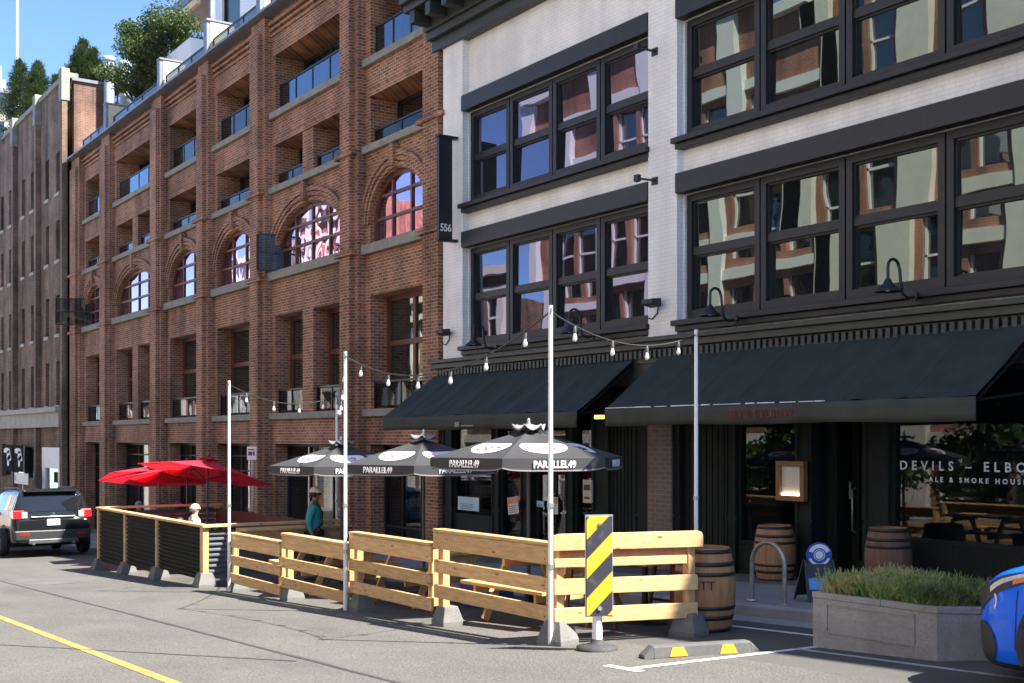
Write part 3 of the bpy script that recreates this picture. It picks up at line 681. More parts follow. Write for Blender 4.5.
# ------------------------------------------------------------------ other side of the street (seen in the window reflections)
def opposite(label, x0, x1, zt, wallm, pierm, bay, storey, glass, yF=-8.3, pw_=.5, sash=None, deep=14):
    b = thing('street_building', label, 'building', ((x0+x1)/2, yF-6, g(x0)), world=True)
    nb = max(1, round((x1-x0)/bay)); bw = (x1-x0)/nb; ops = []; z = 1.6
    while z + storey < zt:
        for k in range(nb):
            a = x0+bw*k+pw_/2+.35; e = x0+bw*(k+1)-pw_/2-.35; c = (a+e)/2
            ops += [(a, c-.15, z+.6, z+storey-.5, .25), (c+.15, e, z+.6, z+storey-.5, .25)]
        z += storey
    for k in range(nb): ops.append((x0+bw*k+pw_/2+.3, x0+bw*(k+1)-pw_/2-.3, -2.2, 1.1, .4))
    wb_ = MB(); wall(wb_, x0, x1, -7, zt, ops, 0, .25)
    wb_.v = [(x, yF - y, z_) for x, y, z_ in wb_.v]
    wb_.box(x0, x1, yF-deep, yF-.6, -7, zt-.3)
    part('wall', wb_, wallm, b, fixn=False)
    gl = MB(); fr = MB()
    for o in ops:
        gl.add([(o[0],yF-.24,o[2]),(o[1],yF-.24,o[2]),(o[1],yF-.24,o[3]),(o[0],yF-.24,o[3])], [(0,1,2,3)])
        zm = (o[2]+o[3])/2; fr.box(o[0],o[1],yF-.23,yF-.15,zm-.05,zm+.05); fr.box(o[0],o[0]+.09,yF-.23,yF-.15,o[2],o[3]); fr.box(o[1]-.09,o[1],yF-.23,yF-.15,o[2],o[3])
    part('glazing', gl, glass, b, fixn=False); part('window_frames', fr, sash or white_paint, b)
    pr = MB()
    for k in range(nb+1): xk = x0+bw*k; pr.box(xk-pw_/2, xk+pw_/2, yF-.1, yF+.3, -7, zt-.02)
    z = 1.6
    while z < zt: pr.box(x0, x1, yF-.1, yF+.18, z-.2, z+.25); z += storey
    part('pier', pr, pierm, b)
    co_ = MB(); co_.box(x0-.1, x1+.1, yF-.6, yF+.5, zt+.003, zt+.5); part('cornice', co_, pierm, b)
    return b
cream_s = mat('cream_stone', (.76,.72,.63), .75, .08, 2)
opp_glass = glass_mat('opposite_glass', .25, wave=.01)
opposite('red brick block with broad cream piers, mirrored in the white building windows', -33.5, 6, 27.5, brick_opp, cream_s, 5.2, 4.1, opp_glass, pw_=1.5)
opposite('tall red brick block with slim white piers, mirrored in the white building left windows', -52, -33.8, 19.6, brick_opp, white_paint, 4.4, 3.9, opp_glass, pw_=.8)
opposite('tall red and cream block mirrored in the largest arched window', -85, -74, 18.5, brick_opp, cream_s, 3.6, 3.7, opp_glass, pw_=.9, deep=5)
opposite('low brown brick block mirrored below the sky in the arched windows', -73, -56, 10.5, brick_dark, cream_s, 4.6, 4.0, opp_glass)
opposite('pale stone block mirrored in the middle arched windows', -101, -87, 16.5, cream_s, white_paint, 3.5, 3.8, opp_glass)
opposite('low red brick block with cream bands at the far end of the opposite side', -130, -102, 12.5, brick_opp, cream_s, 5.0, 4.2, opp_glass)
# ------------------------------------------------------------------ awnings
canvas = cloth_mat('awning_canvas', (.026,.038,.038), trans=.03, rough=.75, var=.3)
canvas_g = cloth_mat('awning_valance', (.062,.066,.053), trans=.12, rough=.8, var=.2)
def awning(label, x0, x1, zt, zb, yt=14.33, yb=13.0, val=.28):
    t = thing('awning', label, 'awning', ((x0+x1)/2, yt, zt), world=True)
    n = 28; us = [x0 + (x1-x0)*k/(n*3) for k in range(n*3+1)]
    def f(u, v):
        ph_ = (u-x0)/(x1-x0)*7
        return (u, yt+(yb-yt)*v, zt+(zb-zt)*v - .06*math.sin(math.pi*v)*(1-.75*abs(math.cos(math.pi*ph_))) + .010*math.sin(u*7.3+v*5) + .006*math.sin(u*17-v*9))
    c = part('canopy', MB().grid(f, us, [k/12 for k in range(13)]), canvas, t, fixn=False)
    vl = MB().grid(lambda u, v: (u, yb-.006+.012*math.sin(u*5.3)*v, zb-.004-val*v+.01*math.sin(u*2.1)*v), [x0 + (x1-x0)*k/60 for k in range(61)], [k/3 for k in range(4)])
    part('valance', vl, canvas_g, t, fixn=False, solid=.006)
    for k in range(1, 7):
        xk = x0+(x1-x0)*k/7; part('seam', MB().tube([tuple(Vector(f(xk, v/10))+Vector((0,0,.003))) for v in range(11)], .006, 5), canvas_g, c)
    fr = MB()
    for x in [x0+.03 + (x1-x0-.06)*k/4 for k in range(5)]: fr.bar((x,yt,zt-.15),(x,yb+.03,zb-.06),.03,.03); fr.bar((x,yb+.03,zb-.05),(x,yt+.1,zb+.1),.03,.03)
    fr.bar((x0+.02,yb+.02,zb-.03),(x1-.02,yb+.02,zb-.03),.04,.04,(0,0,1))
    part('frame', fr, metal_dark, t)
    return t, vl
a1, _ = awning('dark navy awning over the shopfront left of the white pilaster, next to the brick warehouse', XW0-.25, fx(577,13.0), 3.08, 2.1, val=.3)
a2, _ = awning('longer dark awning with red lettering over the pub entrance and window', fx(605,13.0), fx(976,13.0), 3.12, 2.13, val=.3)
red_let = mat('red_lettering', (.17,.026,.020), .75, .3, 6)
text('lettering', "DEVIL'S ELBOW", .17, (fx(760,13.0), 12.965, fz(760,414,13.0)), (R(90),0,0), red_let, a2, space=1.15)
part('pale_label', MB().box(fx(456,13), fx(460,13), 12.968, 12.976, fz(458,427,13), fz(458,422,13)).box(fx(462,13), fx(474,13), 12.968, 12.976, fz(468,426.5,13), fz(468,425,13)), mat('faded_print', (.25,.26,.26), .8), a1)
# broken highlight on the right awning's front edge, painted as white tubes
pp = MB(); xq = fx(606,13.0)
while xq < fx(822,13.0):
    ln = random.uniform(.15,.7); pp.tube([(xq,12.987,2.133),(xq+ln,12.987,2.133)], random.uniform(.006,.011), 6); xq += ln + random.uniform(.0,.12)
part('edge_highlight', pp, white_paint, a2)
# ------------------------------------------------------------------ gooseneck lamps, floodlights, brackets, signs on the facades
def gooseneck(px, py, label):
    yw = 14.34; x = fx(px, 13.9); zt = fz(px, py, 13.9)
    t = thing('gooseneck_lamp', label, 'wall lamp', (x, 14.36, 3.45), world=True, group='gooseneck lamps above the awnings')
    pts = [(x+.02, 14.36, zt-.50), (x+.02, 14.2, zt-.53), (x+.02, 14.08, zt-.48), (x+.02, 14.04, zt-.3), (x+.01, 14.03, zt-.12)]
    for k in range(7):
        a = math.pi*k/6; pts.append((x, 13.91+.12*math.cos(a), zt-.11+.11*math.sin(a)))
    pts += [(x, 13.79, zt-.3)]
    part('arm', MB().tube(pts, .022, 8), black_paint, t)
    part('bracket', MB().tube([(x+.02,14.359,zt-.5),(x+.02,14.32,zt-.5)], .07, 12), black_paint, t)
    sh = MB().lathe([(.03,.0),(.05,-.03),(.07,-.08),(.17,-.16),(.19,-.19),(.18,-.19),(.06,-.08),(.02,-.03)], (x,13.79,zt-.28), 18, cap=False)
    part('lamp_shade', sh, black_paint, t); part('bulb', MB().lathe([(0.0,-.19),(.035,-.175),(.045,-.14),(.03,-.09)], (x,13.79,zt-.28), 10), white_paint, t)
    return t
for px, py, lb in ((478,324,'gooseneck lamp over the left end of the left awning'),(574,309,'gooseneck lamp over the right end of the left awning'),(715,288,'gooseneck lamp just right of the white middle pilaster'),(893,259,'gooseneck lamp above the pub window, furthest right')):
    gooseneck(px, py, lb)
def flood(px, py, label):
    x, z = fx(px,14.4), fz(px,py,14.4)
    t = thing('floodlight', label, 'floodlight', (x,14.45,z), group='floodlights on the white pilasters')
    part('bracket', MB().bar((0,0,.02),(0,-.14,.03),.04,.04), black_paint, t)
    part('head', MB().prism([(-.1,-.05),(-.32,.0),(-.32,.09),(-.1,.11)], 'x', -.15, .15), black_paint, t, bevel=.012)
    part('cable', MB().tube([(-.02,-.02,0),(-.05,-.02,-.14),(-.2,-.02,-.24),(-.34,-.02,-.2)], .012, 6), black_paint, t)
flood(449,334,'small black floodlight at the foot of the left white pilaster'); flood(658,305,'small black floodlight on the middle white pilaster')
for i, (px, py) in enumerate(((652,53),(652,182))):
    x, z = fx(px,14.42), fz(px,py,14.42)
    t = thing('wall_bracket', 'short black bracket arm on the middle white pilaster, %s' % ('upper one' if i == 0 else 'lower one'), 'bracket', (x,14.45,z), group='bracket arms on the middle pilaster')
    part('arm', MB().bar((.05,0,.02),(.09,-.42,-.0),.03,.03), black_paint, t); part('plate', MB().box(-.03,.13,-.02,-.001,-.06,.08), black_paint, t); part('clamp', MB().box(.04,.15,-.5,-.42,-.06,.06), black_paint, t)
xs_, z0, z1 = -23.55, fz(444,238,14.05), fz(444,137,14.05)
t = thing('blade_sign', 'tall black blade sign reading 556 between the brick and white buildings', 'sign', (xs_,14.4,z0), world=True)
pb_ = part('panel', MB().box(xs_-.055, xs_+.055, 13.94, 14.30, z0, z1), black_paint, t, bevel=.01)
part('cap', MB().box(xs_-.075, xs_+.075, 13.92, 14.44, z1+.003, z1+.06), black_paint, t); part('foot_plate', MB().box(xs_-.075, xs_+.075, 13.92, 14.44, z0-.06, z0-.003), black_paint, t)
text('numerals', '556', .235, (xs_+.058, 14.12, z0+.24), (R(90),0,R(90)), letter, pb_, bold=.006, sx=.85)
# framed menu, notices, intercom
oak = mat('oak_frame', (.26,.12,.045), .5, .2, 5, stretch=(6,6,1))
xa, xb, z0, z1 = fx(778,14.4), fx(806,14.4), fz(792,501,14.4), fz(792,461,14.4)
t = thing('menu_board', 'wooden framed menu case beside the pub door', 'menu board', ((xa+xb)/2,14.42,z0), world=True)
f = .085; mb = MB(); mb.box(xa,xb,14.34,14.44,z0,z0+f); mb.box(xa,xb,14.34,14.44,z1-f,z1); mb.box(xa,xa+f,14.34,14.44,z0+f,z1-f); mb.box(xb-f,xb,14.34,14.44,z0+f,z1-f)
part('frame', mb, oak, t, bevel=.008)
part('page', MB().box(xa+f,xb-f,14.4,14.41,z0+f,z1-f), mat('menu_paper', (.72,.70,.64), .6, .12, 9, stretch=(1,1,8)), t)
part('strip_lamp', MB().box(xa+f+.02,xb-f-.02,14.36,14.39,z0+f+.003,z0+f+.04), mat('menu_light', (1,.75,.4), .5, emit=1.2), t)
paper = mat('paper', (.70,.68,.64), .6, .1, 30, stretch=(1,1,5))
orange_p = mat('paper_orange', (.60,.30,.14), .6, .15, 20)
blue_p = mat('paper_blue', (.45,.66,.75), .5, .15, 14)
def notice(name, label, a, b, t_, bt, y, m, tilt=0, top=None, cat='notice'):
    xa, xb, z0, z1 = fx(a,y), fx(b,y), fz((a+b)/2,bt,y), fz((a+b)/2,t_,y); w, h = xb-xa, z1-z0
    t = thing(name, label, cat, ((xa+xb)/2, y, z0))
    o = part('sheet', MB().box(-w/2,w/2,-.004,.004,0,h), m, t)
    if top: part('heading', MB().box(-w/2+.01,w/2-.01,-.008,-.0045,h*.62,h*.97), top, t)
    ln = MB()
    for k in range(4): ln.box(-w*.36,w*(.2+.1*(k%2)),-.008,-.0045,h*(.1+.12*k),h*(.14+.12*k))
    part('print_lines', ln, mat('ink', (.1,.1,.11), .7), t)
    t.rotation_euler = (0, R(tilt), 0)
    return t
notice('poster', 'orange topped paper poster hanging askew by the left shop doors', 508.5,519,497,514,14.35,paper,-8,orange_p)
notice('poster', 'orange topped paper poster on the door behind the near light pole', 548,558,497,514,14.42,paper,0,orange_p)
notice('door_notice', 'small pale blue notice on the left shop door', 537,544,501,507,14.6,blue_p)
notice('window_screen', 'pale blue lit panel in the left shop window', 458,479,497,510.5,14.42,blue_p,0,None,'panel')
notice('door_notice', 'small grey notice on the pub door', 844,851,482,499,15.15,mat('paper_grey', (.3,.34,.34), .6))
xa, xb, z0, z1 = fx(582,14.4), fx(590.5,14.4), fz(586,503,14.4), fz(586,480,14.4)
t = thing('intercom', 'tall cream intercom panel on the post right of the shop doors', 'intercom', ((xa+xb)/2,14.45,z0), world=True)
pn = part('panel', MB().box(xa,xb,14.42,14.47,z0,z1), mat('panel_cream', (.55,.50,.42), .5), t, bevel=.006)
part('speaker', MB().box(xa+.04,xb-.04,14.412,14.418,z1-.2,z1-.09), black_paint, t)
part('slot', MB().box(xa+.05,xb-.05,14.412,14.418,z0+.08,z0+.12), black_paint, t)
xx, zz = fx(598.5,13.9), fz(598.5,417,13.9)
t = thing('amber_spot', 'small glowing amber spot between the two awnings', 'glowing spot', (xx,14.3,zz), world=True)  # glowing block for an orange spot taken for a sign; lamp body added
part('lens', MB().box(xx-.11,xx+.11,13.88,13.96,zz-.035,zz+.035), mat('amber_glow', (1,.45,.08), .4, emit=1.2), t, bevel=.01)
part('arm', MB().bar((xx,13.96,zz),(xx,14.45,zz+.05),.03,.03), black_paint, t)
# ------------------------------------------------------------------ pine railing round the dining patio
def foot_mb(mb, x, y, rz=0, s=1.0, h=.27):
    a, b = .16*s, .10*s; z = g(x)-.01; c, s_ = math.cos(rz), math.sin(rz)
    def P(u, v, w): return (x+u*c-v*s_, y+u*s_+v*c, z+w)
    v = [P(-a,-a,0),P(a,-a,0),P(a,a,0),P(-a,a,0),P(-a,-a,.06),P(a,-a,.06),P(a,a,.06),P(-a,a,.06),P(-b,-b,h),P(b,-b,h),P(b,b,h),P(-b,b,h)]
    mb.add(v, [(0,3,2,1),(0,1,5,4),(1,2,6,5),(2,3,7,6),(3,0,4,7),(4,5,9,8),(5,6,10,9),(6,7,11,10),(7,4,8,11),(8,9,10,11)])
    return mb
YF = 6.98
jx = [fx(229,YF), fx(282.5,YF), fx(350.5,YF), fx(434.5,YF), fx(555,YF)]
tops = [.075, .205, .365, .535]
grpR = 'pine railing panels round the patio'
labs = ['pine railing panel farthest from the striped marker, beside the black slatted fence', 'pine railing panel second from the black slatted fence', 'pine railing panel just left of the one touching the near light pole', 'pine railing panel ending at the near light pole and striped marker']
def board(mb, p, q, w, th, ):
    mb.bar(p, q, th, w)
for i in range(4):
    x0, x1, zt = jx[i]+.03, jx[i+1]-.02, tops[i]
    t = thing('pine_railing', labs[i], 'railing', ((x0+x1)/2, YF, g((x0+x1)/2)), group=grpR, world=True)
    zb = zt; nails = MB()
    for k, hgt in enumerate((.185, .150, .150)):
        dx = random.uniform(-.015,.015)
        part('board', MB().box(x0+dx, x1+dx, YF-.035, YF+.003, zb-hgt, zb), pine, t, bevel=.006); zb -= hgt + (.125, .135, 0)[k]
    zz_ = zt
    for hgt in (.185, .150, .150):
        for xn in (x0+.10, x1-.10):
            for q in (.3, .7): nails.tube([(xn+random.uniform(-.015,.015), YF-.0352, zz_-hgt*q), (xn, YF-.038, zz_-hgt*q)], .006, 6)
        zz_ -= hgt + .13
    part('nail_heads', nails, metal_dark, t)
    part('top_rail', MB().box(x0, x1-.02, YF-.045, YF+.10, zt+.003, zt+.04), pine, t, bevel=.006)
    gx = x0+.06
    part('post', MB().box(gx, gx+.09, YF+.006, YF+.096, g(gx)+.12, zt-.004), pine_end, t, bevel=.005)
    part('post', MB().box(x1-.14, x1-.05, YF+.006, YF+.096, g(x1)+.2, zt-.004), pine_end, t, bevel=.005)
    f_ = MB(); foot_mb(f_, gx+.05, YF+.09, 0, .86, .23); part('concrete_foot', f_, concrete, t, bevel=.008)
# end panel running back towards the kerb, with a shelf board
P0, P1 = Vector((-9.50, 6.98)), Vector((-9.05, 8.42)); d = (P1-P0).normalized(); nrm = Vector((d.y, -d.x))
t = thing('pine_railing', 'pine railing panel behind the striped marker, facing the barrel and planter', 'railing', (P0.x, P0.y, g(P0.x)), group=grpR, world=True)
zt = .665; zb = zt
def B(u, o, z): q = P0 + d*u + nrm*o; return (q.x, q.y, z)
Ln = (P1-P0).length
zz = zt
# top board with rounded ends
mb = MB(); prof = []
rr = .05
poly = [(-.04, -.165), (Ln+.06, -.165)]
poly += [(Ln+.06, -rr), (Ln+.06-rr*.3, -rr*.3), (Ln+.06-rr, 0), (-.04+rr, 0), (-.04+rr*.3, -rr*.3), (-.04, -rr)]
v = [B(u, .0, zt+w) for u, w in poly] + [B(u, .04, zt+w) for u, w in poly]; n = len(poly)
mb.add(v, [tuple(range(n)), tuple(range(n,2*n))[::-1]] + [(i,(i+1)%n,n+(i+1)%n,n+i) for i in range(n)])
part('board', mb, pine_y, t, bevel=.005)
for z0, h in ((zt-.33, .085), (zt-.60, .155), (zt-.885, .155)):
    if h == 0: continue
    mb = MB(); mb.bar(B(-.03,.02,z0+h/2), B(Ln-(.12 if h < .1 else .0),.02,z0+h/2), .036, h); part('board', mb, pine_y, t, bevel=.005)
mb = MB(); mb.bar(B(.0,-.13,zt-.05), B(Ln,-.13,zt-.05), .24, .036); part('shelf', mb, pine_y, t, bevel=.005)
mb = MB(); mb.bar(B(0,-.02,zt-.215), B(Ln-.1,-.02,zt-.215), .03, .09); part('ledger', mb, oak, t)
for u in (.03, Ln-.06):
    q = B(u, -.05, 0); part('post', MB().box(q[0]-.045, q[0]+.045, q[1]-.045, q[1]+.045, g(q[0])+.1, zt-.08), pine_end, t, bevel=.005)
    f_ = MB(); foot_mb(f_, q[0], q[1], .3, .95, .25); part('concrete_foot', f_, concrete, t, bevel=.008)
# ------------------------------------------------------------------ black slatted fence
slat_m = mat('black_slat', (.026,.026,.022), .85, .25, 6, spec=.2, stretch=(.8,8,8))
t = thing('slatted_fence', 'black slatted fence with pine posts and cap under the red parasols', 'fence', (-22.6, YF, g(-22.6)), world=True)
bx = [-25.75, -23.85, -21.85, -19.45]; zc = .12
part('cap_rail', MB().box(bx[0]-.1, bx[-1]+.12, YF-.07, YF+.09, zc, zc+.045), pine, t, bevel=.006)
for i in range(3):
    a, b = bx[i]+.05, bx[i+1]-.05; zb = g((a+b)/2)+.16
    mb = MB(); n = 12; h = (zc-.02-zb)/n
    for k in range(n):
        z0 = zb+h*k; v = [(a,YF-.01,z0+.004),(b,YF-.01,z0+.004),(b,YF+.035,z0+h*.9),(a,YF+.035,z0+h*.9),(a,YF+.01,z0-.012),(b,YF+.01,z0-.012),(b,YF+.055,z0+h*.9-.016),(a,YF+.055,z0+h*.9-.016)]
        v = [(x, 2*YF+.03-y, z) for x, y, z in v]
        mb.add(v, [(0,1,2,3),(7,6,5,4),(0,4,5,1),(2,6,7,3)])
    part('slat_panel', mb, slat_m, t)
    part('backing', MB().box(a, b, YF+.06, YF+.075, zb+.01, zc-.02), slat_m, t)
for i, x in enumerate(bx):
    w = .05 if i < 3 else .075
    part('post', MB().box(x-w, x+w-.003, YF-.05, YF+.055, g(x)+.15, zc-.003), pine_end, t, bevel=.005)
    f_ = MB(); foot_mb(f_, x, YF+.01, 0, 1.0, .25); part('concrete_foot', f_, concrete, t, bevel=.008)
def side(x, y0, y1, sl_m):
    mb = MB(); n = 9; zb = g(x)+.14; h = (zc-.05-zb)/n
    for k in range(n):
        z0 = zb+h*k; v = [(x-.05,y0,z0+h*.75),(x-.05,y1,z0+h*.75),(x+.03,y1,z0+h*.15),(x+.03,y0,z0+h*.15)]
        v += [(p[0],p[1],p[2]+.022) for p in v]
        mb.add(v, [(3,2,1,0),(4,5,6,7),(2,3,7,6),(0,1,5,4),(1,2,6,5),(3,0,4,7)])
    part('side_slats', mb, sl_m, t)
    part('cap_rail', MB().box(x-.09, x+.09, y0, y1+.05, zc+.002, zc+.046), pine_y, t, bevel=.006)
    part('post', MB().box(x-.05, x+.05, y1-.1, y1, g(x), zc-.002), pine_end, t)
slat_l = mat('grey_slat', (.10,.105,.11), .4, .2, 6)
side(bx[-1]+.02, YF+.07, 9.6, slat_l); side(bx[0]-.02, YF+.1, 9.6, slat_l)
part('side_board', MB().box(bx[-1]+.13, bx[-1]+.165, YF+.5, 9.55, -.16, .1), pine_y, t, bevel=.005)
part('side_shelf', MB().box(bx[-1]+.17, bx[-1]+.46, YF+.55, 9.5, .055, .095), pine_y, t, bevel=.005)
back = MB(); back.box(bx[0], bx[-1], 9.5, 9.54, -.25, .06); back.box(bx[0], bx[-1], 9.5, 9.54, -.75, -.40)
for x in bx: back.box(x-.05, x+.05, 9.545, 9.63, g(x), .06)
part('back_boards', back, mat('maroon_timber', (.06,.018,.014), .6, .2, 5), t)
# ------------------------------------------------------------------ light poles and strings of bulbs
poles = {}
def pole(px, Y, top, label, key):
    x = px; t = thing('light_pole', label, 'pole', (x, Y, g(x)), world=True, group='white poles carrying the bulb strings')
    part('shaft', MB().tube([(x,Y,g(x)+.02),(x,Y,top)], [.026,.022], 10), white_metal, t)
    part('hook', MB().tube([(x,Y,top-.09),(x+.05,Y-.03,top-.07),(x+.055,Y-.03,top-.03)], .009, 6), galv, t)
    for z in (g(x)+.75, g(x)+1.35): part('clamp', MB().tube([(x,Y,z),(x,Y,z+.05)], .034, 10), galv, t)
    poles[key] = Vector((x, Y, top-.06))
pole(-18.05, 6.88, g(-18.05)+3.33, 'white light pole where the black slatted fence meets the pine railing', 'a')
pole(-13.98, 6.89, g(-13.98)+3.36, 'white light pole at the middle of the pine railing, in front of the parasols', 'b')
pole(fx(550.5,6.90), 6.90, g(-9.55)+3.34, 'tall near white light pole just left of the striped marker', 'c')
pole(-19.72, 9.55, g(-19.72)+3.33, 'white light pole at the back of the patio, seen just left of another pole', 'd')
pole(-10.45, 9.72, g(-10.45)+3.36, 'white light pole rising behind the barrel, before the long awning', 'e')
poles['f'] = Vector((-8.3, 14.3, 2.55)); poles['g'] = Vector((-27.5, 9.6, 1.35))
cable_m = mat('cable_black', (.025,.025,.025), .6); bulb_m = mat('opal_bulb', (.82,.82,.80), .25, .03, emit=.0)
socket_m = mat('bulb_socket', (.06,.06,.06), .5)
def string(a, b, sag, n, label, k0=0):
    A, Bp = poles[a], poles[b]; t = thing('bulb_string', label, 'string lights', A, world=True, group='strings of bulbs between the white poles')
    P = lambda s: A + (Bp-A)*s - Vector((0,0,4*sag*s*(1-s)))
    part('cable', MB().tube([P(i/24) for i in range(25)], .009, 5, cap=False), cable_m, t)
    for k in range(n):
        p = P((k+.6+k0)/(n+.2)); p.z += 0
        bl = MB().lathe([(.0,-.158),(.015,-.154),(.024,-.134),(.023,-.116),(.015,-.088),(.013,-.07)], p, 10, cap=False)
        o = part('bulb', bl, bulb_m, t); part('socket', MB().tube([p+Vector((0,0,-.072)), p+Vector((0,0,-.015)), p], [.02,.017,.008], 8), socket_m, o)
string('b','c',.42,6,'string of bulbs hanging in front of the left awning, up to the tall near pole')
string('c','e',.22,4,'string of bulbs between the tall near pole and the pole before the long awning')
string('a','d',.22,4,'short string of bulbs above the right end of the red parasols')
string('d','b',.38,6,'string of bulbs sagging across the lower windows of the brick warehouse')
# ------------------------------------------------------------------ parasols
fab_k = cloth_mat('black_parasol_cloth', (.046,.046,.048), trans=.05, var=.10, rough=.6)
fab_t = cloth_mat('grey_parasol_trim', (.24,.24,.245), trans=.1)
fab_r = cloth_mat('red_parasol_cloth', (.74,.045,.085), trans=.5, var=.10, tcol=(.85,.02,.035))
logo_w = mat('logo_white', (.78,.77,.77), .6, .04); logo_r = mat('logo_magenta', (.45,.03,.20), .6, .1)
ink_m = mat('logo_ink', (.08,.03,.05), .6)
pole_k = mat('parasol_pole', (.05,.05,.052), .4, .15, 5)
def parasol(name, label, loc, rz, Rr, zE, zT, cloth, group, logo=False, tilt=None, n=6, val=.15, trim=None, zpole=0):
    t = thing(name, label, 'parasol', loc, rz, group)
    H = zT
    part('pole', MB().tube([(0,0,0),(0,0,H+.02)], .024, 10), pole_k, t)
    part('base', MB().lathe([(.26,0),(.26,.05),(.22,.07),(.06,.09),(.05,.3),(.0,.3)], (0,0,0), 20), metal_dark, t)
    M_ = Matrix.Identity(4)
    if tilt: M_ = Matrix.Translation((0,0,H-.1)) @ Matrix.Rotation(tilt[1], 4, Vector((math.cos(tilt[0]), math.sin(tilt[0]), 0))) @ Matrix.Translation((0,0,-(H-.1)))
    tr = lambda p: tuple(M_ @ Vector(p))
    def surf(a, s):          # a: angle param 0..n ; s: 0 apex .. 1 edge
        i = int(a) % n; f = a - int(a)
        p0 = Vector((math.cos(2*math.pi*i/n), math.sin(2*math.pi*i/n))); p1 = Vector((math.cos(2*math.pi*(i+1)/n), math.sin(2*math.pi*(i+1)/n)))
        q = (p0*(1-f) + p1*f) * Rr * s
        belly = -.045*math.sin(math.pi*s)*math.sin(math.pi*f) - .03*s*math.sin(math.pi*f)*0
        return Vector((q.x, q.y, zT + (zE-zT)*(s**1.06) + belly))
    mb = MB()
    for i in range(n):
        mb.grid(lambda u, v: tr(surf(i+u*.9999, v)), [k/6 for k in range(7)], [.0]+[k/8 for k in range(1,9)])
    c = part('canopy', mb, cloth, t, fixn=False)
    if val:
        for i in range(n):
            def vf(u, v):
                p = surf(i+u*.9999, 1.0); o = Vector((p.x, p.y, 0)).normalized()*(.006+.012*math.sin(math.pi*u)*v)
                return tr(p + o - Vector((0,0,val*v*(1-.22*(2*abs(u-.5))**6))))
            part('valance', MB().grid(vf, [k/12 for k in range(13)], [0,.5,.9] if trim else [0,.5,1]), cloth, t, fixn=False)
            if trim:
                def tf(u, v): return vf(u, .9+.12*v)
                part('valance_trim', MB().grid(tf, [k/12 for k in range(13)], [0,1]), trim, c, fixn=False)
    # vent cap, finial
    vc = MB(); r2 = .22
    for i in range(n):
        def cf(u, v):
            p = surf(i+u*.9999, 1.0); q = Vector((p.x, p.y))/Rr*r2*v
            return tr((q.x, q.y, zT+.075-.05*v + (1 if trim else .25)*(.05*v**4*(2*abs(u-.5))**3 - .03*(v**3)*(1-(2*abs(u-.5))))))
        vc.grid(cf, [k/6 for k in range(7)], [0,.35,.7,1])
    part('vent_cap', vc, trim or cloth, t, fixn=False, solid=.012)
    fb = MB().lathe([(.022,zT+.06),(.03,zT+.09),(.014,zT+.105),(.026,zT+.13),(.0,zT+.155)], (0,0,0), 10); fb.v = [tr(p) for p in fb.v]
    part('finial', fb, metal_dark if not trim else galv, t)
    for i in range(n):
        rb = MB(); e = surf(i, .98); m_ = surf(i, .5); rb.tube([tr((0,0,zT-.03)), tr(m_-Vector((0,0,.03))), tr(e-Vector((0,0,.02)))], .009, 6)
        rb.tube([tr((0.02,0,zT-.42)), tr(m_-Vector((0,0,.035)))], .008, 6)
        part('rib', rb, pole_k, t)
    if logo:
        for i in range(n):
            ph_ = 2*math.pi*(i+.5)/n; tn = Vector((-math.sin(ph_), math.cos(ph_), 0)); rd_ = Vector((math.cos(ph_), math.sin(ph_), 0)); ap = Rr*math.cos(math.pi/n)
            dn = (rd_*ap + Vector((0,0,zE-zT))).normalized(); nn = Vector((0,0,1)); nn = (nn - dn*nn.dot(dn)).normalized()
            cen = Vector((0,0,zT)) + (rd_*ap + Vector((0,0,zE-zT)))*.60
            W_, H_ = Rr*.235, Rr*.165
            def on(u, v, off):
                p = cen + tn*u - dn*v; 
                s = Vector((p.x,p.y)).dot(Vector((rd_.x,rd_.y)))/ap
                f = .5 + u/(Rr*s+1e-6)
                q = surf(i+min(.999,max(.001,f)), s); q = q + nn*off
                return tuple(q)
            el = MB()
            el.grid(lambda a, r: on(W_*r*math.cos(a), H_*r*math.sin(a), .007), [2*math.pi*k/28 for k in range(29)], [0,.35,.7,1])
            o = part('logo_oval', el, logo_w, c, fixn=False)
            sw_ = MB()
            for cx, rr_, a0, a1 in ((-.12,.055,0,5),(-.02,.045,1,6),(.07,.05,-2,3)):
                pts = [on(Rr*(cx+rr_*.8*math.cos(a0+(a1-a0)*k/10)), Rr*(-.01+rr_*math.sin(a0+(a1-a0)*k/10)), .010) for k in range(11)]
                sw_.tube(pts, .009, 5)
            part('logo_swirl', sw_, logo_r if i % 2 == 0 else ink_m, c)
            if val:
                text('valance_text', 'PARALLEL49', .118, rd_*(ap+.026) + Vector((0,0,zE-val*.5)), (R(90), 0, ph_+R(90)), logo_w, c, sx=.82, bold=.003)
    return t
gk = 'black parasols with white oval logos'
parasol('parasol', 'black logo parasol closest to the striped marker, in front of the shop doors', (-12.38,8.66,g(-12.38)), R(-49), 1.26, 1.93, 2.27, fab_k, gk, logo=True, trim=fab_t)
parasol('parasol', 'black logo parasol in the middle of the three', (-15.62,9.0,g(-15.62)-.06), R(-36), 1.26, 1.99, 2.36, fab_k, gk, logo=True, trim=fab_t)
parasol('parasol', 'black logo parasol farthest left, above the person in the teal jacket', (-18.35,8.97,g(-18.35)), R(-47), 1.2, 1.98, 2.33, fab_k, gk, logo=True, trim=fab_t)
gr = 'red parasols over the slatted fence'
parasol('red_parasol', 'red parasol nearest the white pole, tilted so its red underside shows', (-24.6,8.9,g(-24.6)), R(8), 1.42, 1.95, 2.25, fab_r, gr, tilt=(R(10),R(-13)), val=0)
